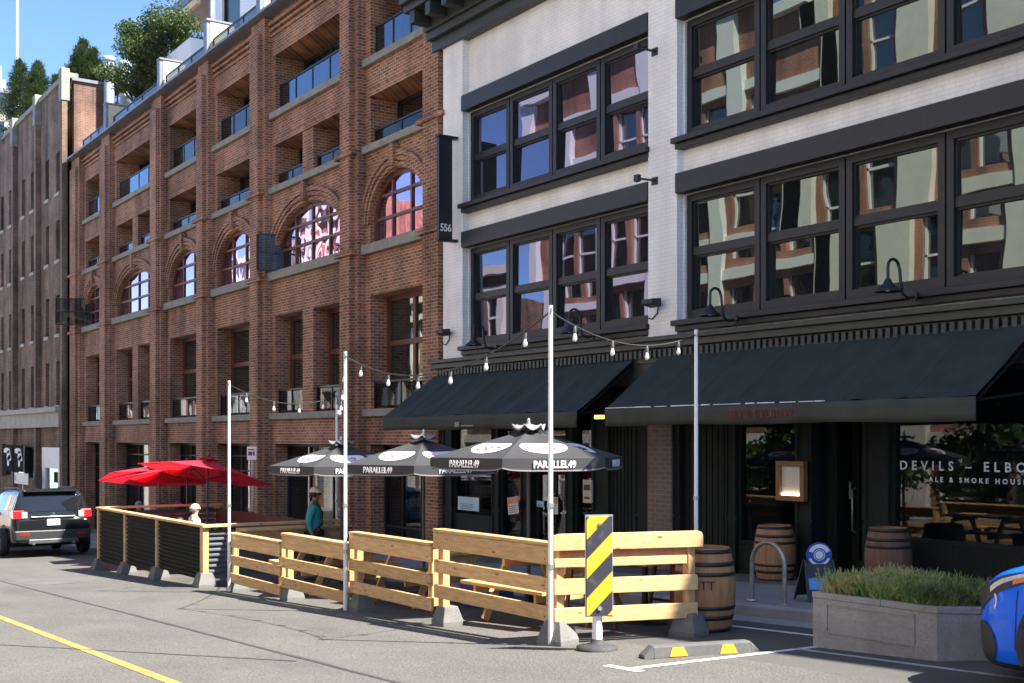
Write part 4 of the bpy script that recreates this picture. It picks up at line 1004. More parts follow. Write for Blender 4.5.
parasol('red_parasol', 'red parasol in the middle of the three', (-26.6,9.15,g(-26.6)), R(25), 1.4, 1.95, 2.25, fab_r, gr, tilt=(R(60),R(-9)), val=0)
parasol('red_parasol', 'red parasol farthest left, near the parked black car', (-28.1,9.0,g(-28.1)), R(-4), 1.45, 1.92, 2.24, fab_r, gr, tilt=(R(70),R(-10)), val=0)
# ------------------------------------------------------------------ tables and stools inside the patio
def picnic(label, x, y, rz):
    t = thing('picnic_table', label, 'picnic table', (x, y, g(x)), rz, 'pine picnic tables behind the railing')
    for k in range(4): part('table_board', MB().box(-.75,.75,-.36+.185*k,-.36+.185*k+.175,.70,.74), pine, t, bevel=.005)
    for s in (-1, 1):
        part('seat', MB().box(-.75,.75,s*.68-.13,s*.68+.13,.42,.46), pine, t, bevel=.005)
        for e in (-1, 1): mb = MB(); mb.bar((e*.55,s*.25,.69),(e*.55,s*.6,.0),.09,.04,(1,0,0)); part('leg', mb, pine_end, t)
    for e in (-1, 1): part('cross_beam', MB().box(e*.55+.025,e*.55+.065,-.78,.78,.33,.415).box(e*.55+.025,e*.55+.065,-.36,.36,.61,.695), pine_end, t)
    return t
picnic('pine picnic table behind the railing panel at the tall near light pole', -11.2, 8.2, R(4))
picnic('pine picnic table behind the middle light pole', -14.2, 8.3, R(2))
picnic('pine picnic table at the far end of the pine patio by the standing person', -17.0, 8.2, R(-3))
picnic('pine picnic table inside the black slatted fence under the red parasols', -22.6, 8.7, R(0))
walnut = mat('dark_timber', (.13,.055,.025), .5, .2, 5, stretch=(5,5,1))
def stool(label, x, y, rz):
    t = thing('bar_stool', label, 'stool', (x,y,g(x)), rz, 'bar stools behind the end railing')
    part('seat', MB().box(-.18,.18,-.18,.18,.66,.70), walnut, t, bevel=.01)
    for a in (-1,1):
        for b in (-1,1): mb = MB(); mb.bar((a*.14,b*.14,.655),(a*.2,b*.2,0),.035,.035,(1,0,0)); part('leg', mb, walnut, t)
    part('footrest', MB().box(-.17,.17,-.185,-.16,.25,.28).box(-.17,.17,.16,.185,.25,.28), metal_dark, t)
stool('dark bar stool behind the striped marker, nearest the light pole', -10.15, 7.9, .3); stool('dark bar stool behind the end railing, nearest the barrel', -10.05, 9.0, .1)
t = thing('bar_table', 'small pine topped bar table behind the end railing', 'table', (fx(645,8.7),8.7,g(-10.4)))
part('top', MB().box(-.4,.4,-.35,.35,.70,.74), pine, t, bevel=.006); part('stem', MB().tube([(0,0,.02),(0,0,.70)], .035, 10), metal_dark, t); part('base', MB().lathe([(.25,0),(.25,.03),(.05,.05)], (0,0,0), 18), metal_dark, t)
blue_tub = mat('blue_plastic', (.03,.09,.30), .4, .1)
t = thing('plastic_tub', 'blue plastic tub under the picnic table behind the pine railing', 'tub', (-13.1,8.5,g(-13.1)), .2)
part('body', MB().prism([(-.28,0),(.28,0),(.33,.36),(-.33,.36)], 'y', -.2, .2), blue_tub, t, bevel=.02); part('lid', MB().box(-.35,.35,-.23,.23,.363,.40), blue_tub, t, bevel=.012)
# ------------------------------------------------------------------ hazard marker
def stripes():
    m, nt, b = nodes_of('hazard_stripes'); L = nt.links
    tc = N(nt,'ShaderNodeTexCoord'); sp = N(nt,'ShaderNodeSeparateXYZ'); L.new(tc.outputs['Object'], sp.inputs[0])
    a = N(nt,'ShaderNodeMath',operation='SUBTRACT'); L.new(sp.outputs['Z'], a.inputs[0])
    k = N(nt,'ShaderNodeMath',operation='MULTIPLY'); k.inputs[1].default_value = 1.0; L.new(sp.outputs['X'], k.inputs[0]); L.new(k.outputs[0], a.inputs[1])
    md = N(nt,'ShaderNodeMath',operation='MULTIPLY_ADD'); md.inputs[1].default_value = 1/.37; md.inputs[2].default_value = -.18; L.new(a.outputs[0], md.inputs[0])
    fr = N(nt,'ShaderNodeMath',operation='FRACT'); L.new(md.outputs[0], fr.inputs[0])
    gt = N(nt,'ShaderNodeMath',operation='GREATER_THAN'); gt.inputs[1].default_value = .5; L.new(fr.outputs[0], gt.inputs[0])
    mx = N(nt,'ShaderNodeMixRGB'); mx.inputs[1].default_value = (.78,.41,.015,1); mx.inputs[2].default_value = (.03,.03,.035,1); L.new(gt.outputs[0], mx.inputs[0])
    nz = N(nt,'ShaderNodeTexNoise'); nz.inputs['Scale'].default_value = 9; nz.inputs['Detail'].default_value = 8; L.new(tc.outputs['Object'], nz.inputs['Vector'])
    gr_ = N(nt,'ShaderNodeMapRange'); gr_.inputs['From Min'].default_value=.52; gr_.inputs['From Max'].default_value=.75; gr_.inputs['To Min'].default_value=0; gr_.inputs['To Max'].default_value=.35; L.new(nz.outputs['Fac'], gr_.inputs['Value'])
    m2 = N(nt,'ShaderNodeMixRGB'); m2.inputs[2].default_value = (.28,.24,.18,1); L.new(gr_.outputs[0], m2.inputs[0]); L.new(mx.outputs[0], m2.inputs[1])
    L.new(m2.outputs[0], b.inputs['Base Color']); b.inputs['Roughness'].default_value = .45
    return m
hx, hy = -8.9, 7.04
t = thing('hazard_marker', 'yellow and black striped hazard marker on a short white post', 'road sign', (hx,hy,g(hx)), R(70), None)
part('panel', MB().box(-.128,.128,-.012,.0,.33,1.27), stripes(), t, bevel=.004)
part('backing', MB().box(-.137,.137,.0015,.012,.32,1.285), galv, t)
part('post', MB().lathe([(.05,.03),(.048,.2),(.044,.9)], (0,.06,0), 14), white_metal, t)
part('base', MB().lathe([(.20,0),(.20,.025),(.12,.045),(.07,.06),(.055,.10)], (0,.06,0), 22), mat('rubber', (.035,.035,.036), .75, .2, 8), t)
part('bolt', MB().tube([(0,-.014,.40),(0,-.026,.40)], .022, 8), galv, t); part('bolt', MB().tube([(0,-.014,1.2),(0,-.026,1.2)], .015, 8), galv, t)
# ------------------------------------------------------------------ rubber parking stop
A_, B_ = Vector((-8.23,6.99)), Vector((-7.90,8.10)); an = math.atan2((B_-A_).y, (B_-A_).x); Ls = (B_-A_).length
t = thing('parking_stop', 'black rubber parking stop with yellow reflectors on the road by the barrel', 'parking stop', (A_.x,A_.y,g(A_.x)+.004), an)
rub = mat('rubber_grey', (.075,.075,.073), .8, .2, 8, fine=.2, bscale=120)
pf = [(-.085,0),(.085,0),(.062,.095),(.045,.11),(-.045,.11),(-.062,.095)]
mb = MB(); mb.prism(pf, 'x', .09, Ls-.09)
v0 = [(.09,u,w) for u,w in pf]; ve = [(0,u*.9,w*.25) for u,w in pf]; mb.add(v0+ve, [(i,(i+1)%6,6+(i+1)%6,6+i) for i in range(6)]+[(6,7,8,9,10,11)])
v0 = [(Ls-.09,u,w) for u,w in pf]; ve = [(Ls,u*.9,w*.25) for u,w in pf]; mb.add(v0+ve, [(i,(i+1)%6,6+(i+1)%6,6+i) for i in range(6)]+[(6,7,8,9,10,11)])
part('body', mb, rub, t, bevel=.008)
yl = mat('reflector_yellow', (.62,.30,.02), .35, .1)
for u in (.33, .83):
    for sgn in (-1, 1):
        q = [(u-.09,.087*sgn,.012),(u+.09,.087*sgn,.012),(u+.055,.067*sgn,.092),(u-.055,.067*sgn,.092)]
        part('reflector', MB().add(q, [(0,1,2,3)] if sgn < 0 else [(3,2,1,0)]), yl, t, solid=.006)
# ------------------------------------------------------------------ barrels
stave = mat('oak_stave', (.38,.185,.075), .62, .30, 2.6, stretch=(7,7,.9), bump=.25, bscale=24, fine=.12)
hoop_m = mat('black_hoop', (.035,.033,.033), .5, .25, 10, metal=.4)
head_m = mat('barrel_head', (.20,.115,.06), .7, .25, 4, stretch=(6,1,1))
def barrel(label, x, y, z, rz, stencil=False, s=1.0, m=None):
    t = thing('barrel', label, 'barrel', (x,y,z), rz, 'oak whisky barrels')
    H, r0, r1 = .88*s, .262*s, .325*s; rad = lambda h: r0 + (r1-r0)*(1-(2*h/H-1)**2)
    n = 26; mb = MB(); hs = [H*k/16 for k in range(17)]
    for k in range(n):                       # staves with hairline gaps
        a0, a1 = 2*math.pi*(k+.012)/n, 2*math.pi*(k+.988)/n; o = random.uniform(-.002,.002)
        mb.grid(lambda a, h: ((rad(h)+o)*math.cos(a), (rad(h)+o)*math.sin(a), h), [a0,(a0+a1)/2,a1], hs)
    mb.lathe([(rad(h)-.006, h) for h in hs], n=26, cap=False)
    part('staves', mb, m or stave, t, fixn=False)
    part('head', MB().lathe([(r0-.015,H-.035),(0,H-.035)], n=26, cap=False).lathe([(r0-.001,H-.001),(r0-.016,H-.001),(r0-.016,H-.04)], n=26, cap=False), head_m, t)
    for h0, h1 in ((.012,.055),(.14,.185),(.245,.285),(H-.285,H-.245),(H-.185,H-.14),(H-.055,H-.012)):
        part('hoop', MB().lathe([(rad(h0)+.003,h0),(rad(h0)+.006,h0),(rad(h1)+.006,h1),(rad(h1)+.003,h1)], n=30, cap=False), hoop_m, t)
    if stencil:
        text('stencil', 'TT', .13, (rad(.52)*math.cos(0)+.008, 0, .5*s), (R(90),0,R(90)), mat('stencil_black', (.03,.025,.02), .8), t)
    return t
barrel('oak barrel standing on the road at the end of the pine railing', -9.31, 8.78, g(-9.31)+.002, R(-38), stencil=True)
bz = lambda x: g(x)-.04
barrel('oak barrel against the pub front under the menu case, behind the bicycle hoop', fx(774,14.0), 14.02, bz(-13.2), .4)
barrel('darker oak barrel right of the pub door, behind the planter', fx(887,13.95), 13.98, bz(-11), .9, s=1.0, m=mat('dark_stave', (.17,.085,.05), .65, .3, 2.6, stretch=(7,7,.9), bump=.25, bscale=24, fine=.12))
# ------------------------------------------------------------------ bicycle hoop, A-board, parking sign
t = thing('bike_rack', 'galvanised bicycle hoop on the sidewalk by the kerb', 'bike rack', (-10.0,10.45,g(-10.0)+.115))
w = .26; pts = [(-w,0,0),(-w,0,.45)] + [(-w*math.cos(math.pi*k/12),0,.45+w*math.sin(math.pi*k/12)) for k in range(1,12)] + [(w,0,.45),(w,0,0)]
part('hoop', MB().tube(pts, .027, 12), mat('hoop_steel', (.30,.29,.27), .4, .3, 9, metal=.7), t)
for s in (-1,1): part('flange', MB().lathe([(.065,0),(.065,.012),(.03,.014)], (s*w,0,.002), 14), galv, t)
ax, ay = fx(818,11.2), 11.2
t = thing('a_board', 'black folding sidewalk sign with a round blue emblem', 'sidewalk sign', (ax,ay,g(ax)+.085), R(62)); t.scale = (.84,.84,.80)
board_k = mat('a_board_black', (.02,.022,.025), .5, .2, 5)
def leaf_panel(s):
    mb = MB(); mb.bar((-.24,s*.30,0),(-.2,s*.03,.62),.03,.03,(1,0,0)); mb.bar((.24,s*.30,0),(.2,s*.03,.62),.03,.03,(1,0,0))
    q = [(-.225,s*.275,.06),(.225,s*.275,.06),(.205,s*.05,.58),(-.205,s*.05,.58)]
    mb.add(q + [(a,b-.012*s,c) for a,b,c in q], [(0,1,2,3),(7,6,5,4),(0,4,5,1),(1,5,6,2),(2,6,7,3),(3,7,4,0)])
    return mb
f1 = part('front_leaf', leaf_panel(-1), board_k, t); part('back_leaf', leaf_panel(1), board_k, t)
blue_e = mat('emblem_blue', (.03,.07,.32), .4, .1); 
dsc = MB(); dsc.tube([(0,-.05,.70),(0,-.03,.70)], .19, 28); part('emblem', dsc, blue_e, t)
em = MB()
def ring(r0, r1, a0, a1, n, y=-.054):
    for k in range(n):
        b0, b1 = a0+(a1-a0)*k/n, a0+(a1-a0)*(k+1)/n
        em.add([(r*math.cos(b),y,.70+r*math.sin(b)) for r,b in ((r0,b0),(r1,b0),(r1,b1),(r0,b1))], [(0,1,2,3)])
ring(.105,.165,R(20),R(160),14); ring(.13,.165,R(200),R(340),14); ring(.0,.06,0,R(360),12); ring(.074,.084,0,R(360),24)
part('emblem_marks', em, logo_w, t, solid=.004)
st = MB(); q = [(-.2,-.285,.2),(.2,-.285,.2),(.195,-.205,.36),(-.195,-.205,.36)]
st.add([(a,b-.0,c) for a,b,c in [(-.2,-.218,.2),(.2,-.218,.2),(.2,-.148,.36),(-.2,-.148,.36)]], [(0,1,2,3)])
part('blue_strip', st, mat('strip_blue', (.08,.28,.60), .4, .3, 12), t, solid=.006)
sx = fx(253,10.45)
t = thing('parking_sign', 'small white parking sign on a post right of the red parasols', 'sign', (sx,10.45,g(sx)+.11), R(25))
zt = fz(253,446,10.45)-g(sx)-.126
part('post', MB().tube([(0,0,0),(0,0,zt)], .03, 8), galv, t); pn = part('panel', MB().box(-.14,.14,-.045,-.035,zt-.30,zt), white_paint, t)
part('markings', MB().box(-.10,.10,-.049,-.046,zt-.08,zt-.05).box(-.10,.02,-.049,-.046,zt-.2,zt-.11).box(.04,.1,-.049,-.046,zt-.2,zt-.11), mat('sign_purple', (.15,.05,.2), .5), pn)
# ------------------------------------------------------------------ concrete planter with a low shrubby planting
PA, PB, PC = Vector((-7.68,8.62)), Vector((-6.37,8.68)), Vector((-5.98,9.2))
PDn, PE = Vector((-6.3,9.75)), Vector((-7.75,9.62))
poly = [PA, PB, PC, PDn, PE]
zt_p = -.29+.52; zg = lambda x: g(x)
t = thing('planter', 'long grey concrete planter box beside the blue car', 'planter', (-6.9,9.15,g(-6.9)), world=True)
cen = sum(poly, Vector((0,0)))/5
def inset(p, d): v = cen-p; return p + v*(d/v.length)
mb = MB(); n = 5; zr = g(-6.9)+.485
lo = [(p.x,p.y,g(p.x)-.01) for p in poly]; hi = [(q.x,q.y,zr-.06) for q in poly]
mb.add(lo+hi, [(i,(i+1)%n,n+(i+1)%n,n+i) for i in range(n)]+[tuple(range(n))[::-1]])
pl_m = mat('planter_concrete', (.255,.25,.245), .85, .22, 2.2, stains=.35, bump=.35, bscale=60, fine=.12)
part('body', mb, pl_m, t)
rim = MB(); out = [p - (cen-p).normalized()*.012 for p in poly]; inn = [inset(p,.09) for p in poly]
v = [(p.x,p.y,zr-.058) for p in out]+[(p.x,p.y,zr) for p in out]+[(p.x,p.y,zr) for p in inn]+[(p.x,p.y,zr-.12) for p in inn]
rim.add(v, [(a*n+i,a*n+(i+1)%n,(a+1)*n+(i+1)%n,(a+1)*n+i) for a in range(3) for i in range(n)]+[tuple(range(n))])
part('rim', rim, pl_m, t, bevel=.008)
soil = MB(); soil.add([(inset(p,.085).x,inset(p,.085).y,zr-.06) for p in poly], [tuple(range(n))]); part('soil', soil, mat('soil', (.045,.032,.022), .95, .3, 12), t)
dv = (PB-PA); L_ = dv.length; dv.normalize(); nv = Vector((dv.y,-dv.x))
pn = MB()                                     # raised border of the long front panel
def PF(u, z, o=.0): q = PA + dv*u + nv*o; return (q.x,q.y,z)
za, zb_, u0, u1 = g(-7)+.13, g(-7)+.39, .16, L_-.22
for a, b in (((u0,za),(u1,za)),((u0,zb_),(u1,zb_)),((u0,za),(u0,zb_)),((u1,za),(u1,zb_))):
    pn.bar(PF(a[0],a[1],.004), PF(b[0],b[1],.004), .012 if a[1]==b[1] else .018, .018 if a[1]==b[1] else .012, (0,0,1) if a[1]==b[1] else (nv.x,nv.y,0))
part('panel_moulding', pn, pl_m, t)
def shrub_mat():
    m, nt, b = nodes_of('rosemary_leaf'); L = nt.links
    ge = N(nt,'ShaderNodeNewGeometry'); nz = N(nt,'ShaderNodeTexNoise'); nz.inputs['Scale'].default_value = 4.5; nz.inputs['Detail'].default_value = 6; L.new(ge.outputs['Position'], nz.inputs['Vector'])
    sp = N(nt,'ShaderNodeSeparateXYZ'); L.new(ge.outputs['Position'], sp.inputs[0])
    r1 = N(nt,'ShaderNodeMapRange'); r1.inputs['From Min'].default_value=-7.8; r1.inputs['From Max'].default_value=-6.5; r1.inputs['To Min'].default_value=.24; r1.inputs['To Max'].default_value=-.08; L.new(sp.outputs['X'], r1.inputs['Value'])
    ad = N(nt,'ShaderNodeMath',operation='ADD'); L.new(nz.outputs['Fac'], ad.inputs[0]); L.new(r1.outputs[0], ad.inputs[1])
    cr = N(nt,'ShaderNodeValToRGB'); e = cr.color_ramp.elements; e[0].position=.30; e[0].color=(.07,.11,.035,1); e[1].position=.75; e[1].color=(.55,.46,.20,1)
    k = e.new(.52); k.color=(.20,.29,.075,1)
    L.new(ad.outputs[0], cr.inputs['Fac']); L.new(cr.outputs[0], b.inputs['Base Color']); b.inputs['Roughness'].default_value=.6
    tr = N(nt,'ShaderNodeBsdfTranslucent'); L.new(cr.outputs[0], tr.inputs['Color']); mx = N(nt,'ShaderNodeMixShader'); mx.inputs[0].default_value=.25
    L.new(b.outputs[0], mx.inputs[1]); L.new(tr.outputs[0], mx.inputs[2]); L.new(mx.outputs[0], nt.nodes['Material Output'].inputs['Surface'])
    return m
rnd = random.Random(11); mb = MB()
def inside(x, y):
    q = [inset(p, .07) for p in poly]
    for i in range(n):
        a, b = q[i], q[(i+1)%n]
        if (b.x-a.x)*(y-a.y)-(b.y-a.y)*(x-a.x) < 0: return False
    return True
mounds = [(rnd.uniform(-7.65,-6.15), rnd.uniform(8.7,9.6), rnd.uniform(.07,.15)) for _ in range(150)]
mounds = [m_ for m_ in mounds if inside(m_[0], m_[1])]
for mx_, my_, mh in mounds:
    for s in range(34):
        a = rnd.uniform(0,6.283); lean = rnd.uniform(.05,.95); h = mh*rnd.uniform(.75,1.2)*(1.15-.45*lean) + .06
        bx_, by_ = mx_+rnd.gauss(0,.035), my_+rnd.gauss(0,.035); r_ = lean*.17
        p0 = Vector((bx_,by_,zr-.06)); p1 = Vector((bx_+math.cos(a)*r_*.5, by_+math.sin(a)*r_*.5, zr-.03+h*.62)); p2 = Vector((bx_+math.cos(a)*r_, by_+math.sin(a)*r_, zr-.03+h))
        if not inside(p2.x, p2.y) and rnd.random() < .35: continue
        for k in range(9):                       # needles along the stem
            s_ = .15+.85*k/8; q = (p0*(1-s_)+p1*s_)*(1-s_)+(p1*(1-s_)+p2*s_)*s_
            dirn = (p2-p1).normalized(); b_ = rnd.uniform(0,6.283); o = (dirn.orthogonal().normalized()*math.cos(b_)+dirn.cross(dirn.orthogonal()).normalized()*math.sin(b_))
            tip = q + dirn*.034 + o*.022; sd = dirn.cross(o)*.0042
            mb.add([q-sd, q+sd, tip], [(0,1,2)])
        sd = (p1-p0).cross(Vector((math.cos(a+.8),math.sin(a+.8),0))).normalized()*.003
        mb.add([p0-sd,p0+sd,p1+sd,p1-sd], [(0,1,2,3)]); mb.add([p1-sd,p1+sd,p2], [(0,1,2)])
o = part('rosemary', mb, shrub_mat(), None, fixn=False); tag(o, 'low shaggy green rosemary, straw coloured at one end, filling the concrete planter', 'shrubbery', None, 'stuff')
# ------------------------------------------------------------------ cars
tyre = mat('tyre', (.022,.022,.023), .8, .2, 10); rim_m = mat('alloy', (.40,.41,.42), .3, .1, 5, metal=.9); rim_k = mat('alloy_dark', (.07,.07,.075), .3, .1, 5, metal=.6)
trim_k = mat('car_plastic', (.022,.023,.025), .55, .2, 10); red_l = mat('tail_red', (.55,.012,.012), .15, .1, 8, coat=1); lens = mat('lamp_lens', (.50,.53,.56), .1, .2, 20, coat=1)
amber = mat('lamp_amber', (.75,.2,.08), .2, .1)
def tab(T, x):
    if x <= T[0][0]: return T[0][1]
    for (a, u), (b, v) in zip(T, T[1:]):
        if x <= b:
            return u + (v-u)*(x-a)/(b-a)
    return T[-1][1]
def smooth(T, x, r=.05): return sum(tab(T, x+r*k) for k in (-1,-.5,0,.5,1))/5
def make_car(name, label, loc, paint, L, W, zt, zb, belt, wt, corner, wheels, rw, group=None, rot=0.0):
    t = thing(name, label, 'car', loc, rot, group); t.rotation_euler = (0, -SL, rot)
    def half(x):
        rn, rc, rn2, rc2 = corner
        w = W/2
        if x < rn: w -= rc*(1-math.sqrt(max(0, 1-(1-x/rn)**2)))
        if x > L-rn2: w -= rc2*(1-math.sqrt(max(0, 1-(1-(L-x)/rn2)**2)))
        return w
    def S(x, v, side=1, off=0.0):
        w, top, bot, bl = half(x), smooth(zt,x), tab(zb,x), smooth(belt,x); tw = w*smooth(wt,x,.1); bl = min(bl, top-.02)
        mid = bot+(bl-bot)*.5
        C = [(0,bot),(w*.80,bot),(w*.965,bot+.07),(w,mid),(w*.99,mid+(bl-mid)*.7),(w*.96,bl),(tw,top-min(.07,(top-bl)*.5)),(tw*.78,top-.012),(tw*.4,top+.006),(0,top+.012)]
        s = v*(len(C)-1); i = min(int(s), len(C)-2); f = s-i
        P = [C[max(i-1,0)],C[i],C[i+1],C[min(i+2,len(C)-1)]]
        def cr(a,b,c,d): return b+.5*f*(c-a+f*(2*a-5*b+4*c-d+f*(3*(b-c)+d-a)))
        if i in (5,): q = (P[1][0]+(P[2][0]-P[1][0])*f, P[1][1]+(P[2][1]-P[1][1])*f)
        else: q = (cr(*[p[0] for p in P]), cr(*[p[1] for p in P]))
        return Vector((x, side*max(0,q[0]), q[1]))
    def Sn(x, v, side, off):
        e = 1e-3; a = S(min(x+e,L),v,side)-S(max(x-e,0),v,side); b = S(x,min(1,v+e),side)-S(x,max(0,v-e),side); nn = a.cross(b)
        nn = nn.normalized() if nn.length > 1e-9 else Vector((0,side,0))
        if nn.y*side < 0 or (abs(nn.y) < 1e-3 and nn.z < 0): nn = -nn
        return S(x,v,side)+nn*off
    xs = sorted({0,.004,.012,.03,.06,.1,.15,.21,.28,.36,.45,L-.004,L-.012,L-.03,L-.06,L-.1,L-.15,L-.22,L-.3,L-.4,L, *[.55+(L-1.1)*k/34 for k in range(35)]})
    vs = [k/36 for k in range(37)]; mb = MB()
    for s in (1,-1): mb.grid(lambda x,v: S(x,v,s), xs, vs, flip=s<0)
    for xe in (0, L):
        ring_ = [S(xe,v,1) for v in vs]+[S(xe,v,-1) for v in vs[::-1]]; mb.add(ring_, [tuple(range(len(ring_)))])
    part('body', mb, paint, t)
    def patch(name, x0, x1, v0, v1, m, sides=(1,-1), off=.006, n=10, parent=None, shape=None):
        for s in sides:
            f = (lambda x, v: Sn(x, v, s, off)) if shape is None else (lambda u, v: Sn(*shape(u, v), s, off))
            us, ws = ([x0+(x1-x0)*k/n for k in range(n+1)], [v0+(v1-v0)*k/n for k in range(n+1)]) if shape is None else ([k/n for k in range(n+1)], [k/n for k in range(n+1)])
            part(name, MB().grid(f, us, ws, flip=s<0), m, parent or t)
    for xw in wheels:
        for s in (1,-1):
            yc = s*(W/2-.10); A = MB(); nA = 26
            for k in range(nA):                     # arch lip and dark wheel house just proud of the side
                a0, a1 = math.pi*(-.12+1.24*k/nA), math.pi*(-.12+1.24*(k+1)/nA)
                for r0, r1, yo in ((0,rw*1.17,.004),(rw*1.17,rw*1.27,.016)):
                    A.add([(xw+r*math.cos(a), s*(W/2+yo), rw+r*math.sin(a)*.98) for r,a in ((r0,a0),(r1,a0),(r1,a1),(r0,a1))], [(0,1,2,3)])
            part('wheel_arch', A, trim_k, t, fixn=False)
            wh_ = MB(); pr = [(rw*.62,-.11),(rw*.9,-.115),(rw*.985,-.09),(rw,-.05),(rw,.05),(rw*.985,.09),(rw*.9,.115),(rw*.62,.11)]
            wh_.lathe(pr, n=32, cap=False); wh_.v = [(xw+a, yc+s*.03+c*s+s*.095, rw+b) for a,b,c in wh_.v]
            w_ = part('wheel', wh_, tyre, t)
            rm_ = MB(); rm_.lathe([(rw*.62,.10),(rw*.56,.09),(rw*.54,.05),(.0,.05)], n=32, cap=False)
            for k in range(5):
                a = 2*math.pi*k/5+.3; rm_.bar((0,0,.085),(rw*.58*math.cos(a),rw*.58*math.sin(a),.095),.06,.03)
            rm_.lathe([(.06,.06),(.06,.11),(.0,.115)], n=16, cap=False)
            rm_.v = [(xw+a, yc+s*.03+c*s+s*.095, rw+b) for a,b,c in rm_.v]; part('rim', rm_, rim_m, w_)
    return t, S, Sn, patch
suv_black = mat('suv_paint', (.012,.013,.015), .10, .1, 3, spec=.4)
zt = [(0,.78),(.08,.95),(.3,1.06),(1.2,1.16),(1.45,1.22),(2.2,1.66),(2.7,1.74),(4.2,1.74),(4.72,1.70),(4.82,1.62),(4.96,1.12),(5.0,1.02),(5.05,.9)]
t, S, Sn, patch = make_car('suv', 'black SUV parked at the kerb left of the slatted fence, seen from behind', (-37.5,7.62,g(-37.5)+.02), suv_black, 5.05, 2.0, zt,
    [(0,.28),(.4,.24),(4.5,.26),(5.05,.36)], [(0,.74),(.3,.98),(1.3,1.08),(4.9,1.12),(5.05,.9)], [(0,.9),(1.2,.86),(1.6,.84),(2.4,.76),(4.6,.76),(4.95,.86),(5.05,.9)], (.6,.42,.32,.14), (.95,3.95), .37)
vA, vB = 5/9, 6/9
patch('side_window', 1.95, 4.6, vA+.02, vB-.012, glass_car, n=14)
patch('windscreen', 1.52, 2.15, vB+.01, 1.0, glass_car)
patch('rear_window', 4.795, 4.955, vB+.025, 1.0, glass_car, off=.01)
part('spoiler', MB().prism([(4.62,1.715),(4.93,1.66),(4.93,1.70),(4.6,1.765)], 'y', -.66, .66), suv_black, t, bevel=.012)
for s in (1,-1):
    tl = part('taillight', MB().prism([(4.70,.98),(5.035,.98),(5.0,1.2),(4.74,1.2)], 'y', s*.70, s*.985), red_l, t, bevel=.02)
    part('reverse_lamp', MB().box(5.01,5.045,s*.64,s*.78,1.0,1.16), lens, tl, bevel=.006)
    part('reflector', MB().box(5.06,5.085,s*.6,s*.82,.55,.6), red_l, t)
    part('mirror', MB().box(1.75,1.93,s*1.0,s*1.2,1.12,1.3), suv_black, t, bevel=.03)
    part('roof_rail', MB().tube([(2.5,s*.72,1.73),(2.6,s*.72,1.79),(4.3,s*.72,1.79),(4.4,s*.72,1.73)], .02, 8), trim_k, t)
part('bumper', MB().prism([(-.93,.42),(.93,.42),(.97,.68),(-.97,.68)], 'x', 4.80, 5.075), mat('bumper_grey', (.022,.023,.025), .5, .1, 5), t, bevel=.035)
part('skid_plate', MB().box(4.9,5.085,-.62,.62,.33,.45), mat('skid_silver', (.11,.115,.12), .4, .1, 5, metal=.5), t, bevel=.02)
part('licence_plate', MB().box(5.055,5.072,-.16,.16,.80,.96), white_paint, t)
part('chrome_strip', MB().box(5.02,5.062,-.55,.55,1.0,1.035), rim_m, t, bevel=.006)
part('emblem', MB().tube([(4.985,0,1.075),(5.03,0,1.065)], .055, 16), rim_m, t)
for k, s in enumerate((-.5,.5)): part('exhaust', MB().tube([(4.9,s,.34),(5.09,s,.34)], .04, 10), rim_m, t)
blue = mat('blue_paint', (.012,.15,.95), .14, .05, 3, spec=.4)
blue_roof = blue
ztb = [(0,.60),(.03,.70),(.1,.79),(.25,.87),(.6,.955),(1.05,1.03),(1.25,1.08),(1.95,1.5),(2.4,1.58),(3.5,1.54),(4.05,1.35),(4.25,1.1),(4.38,.75)]
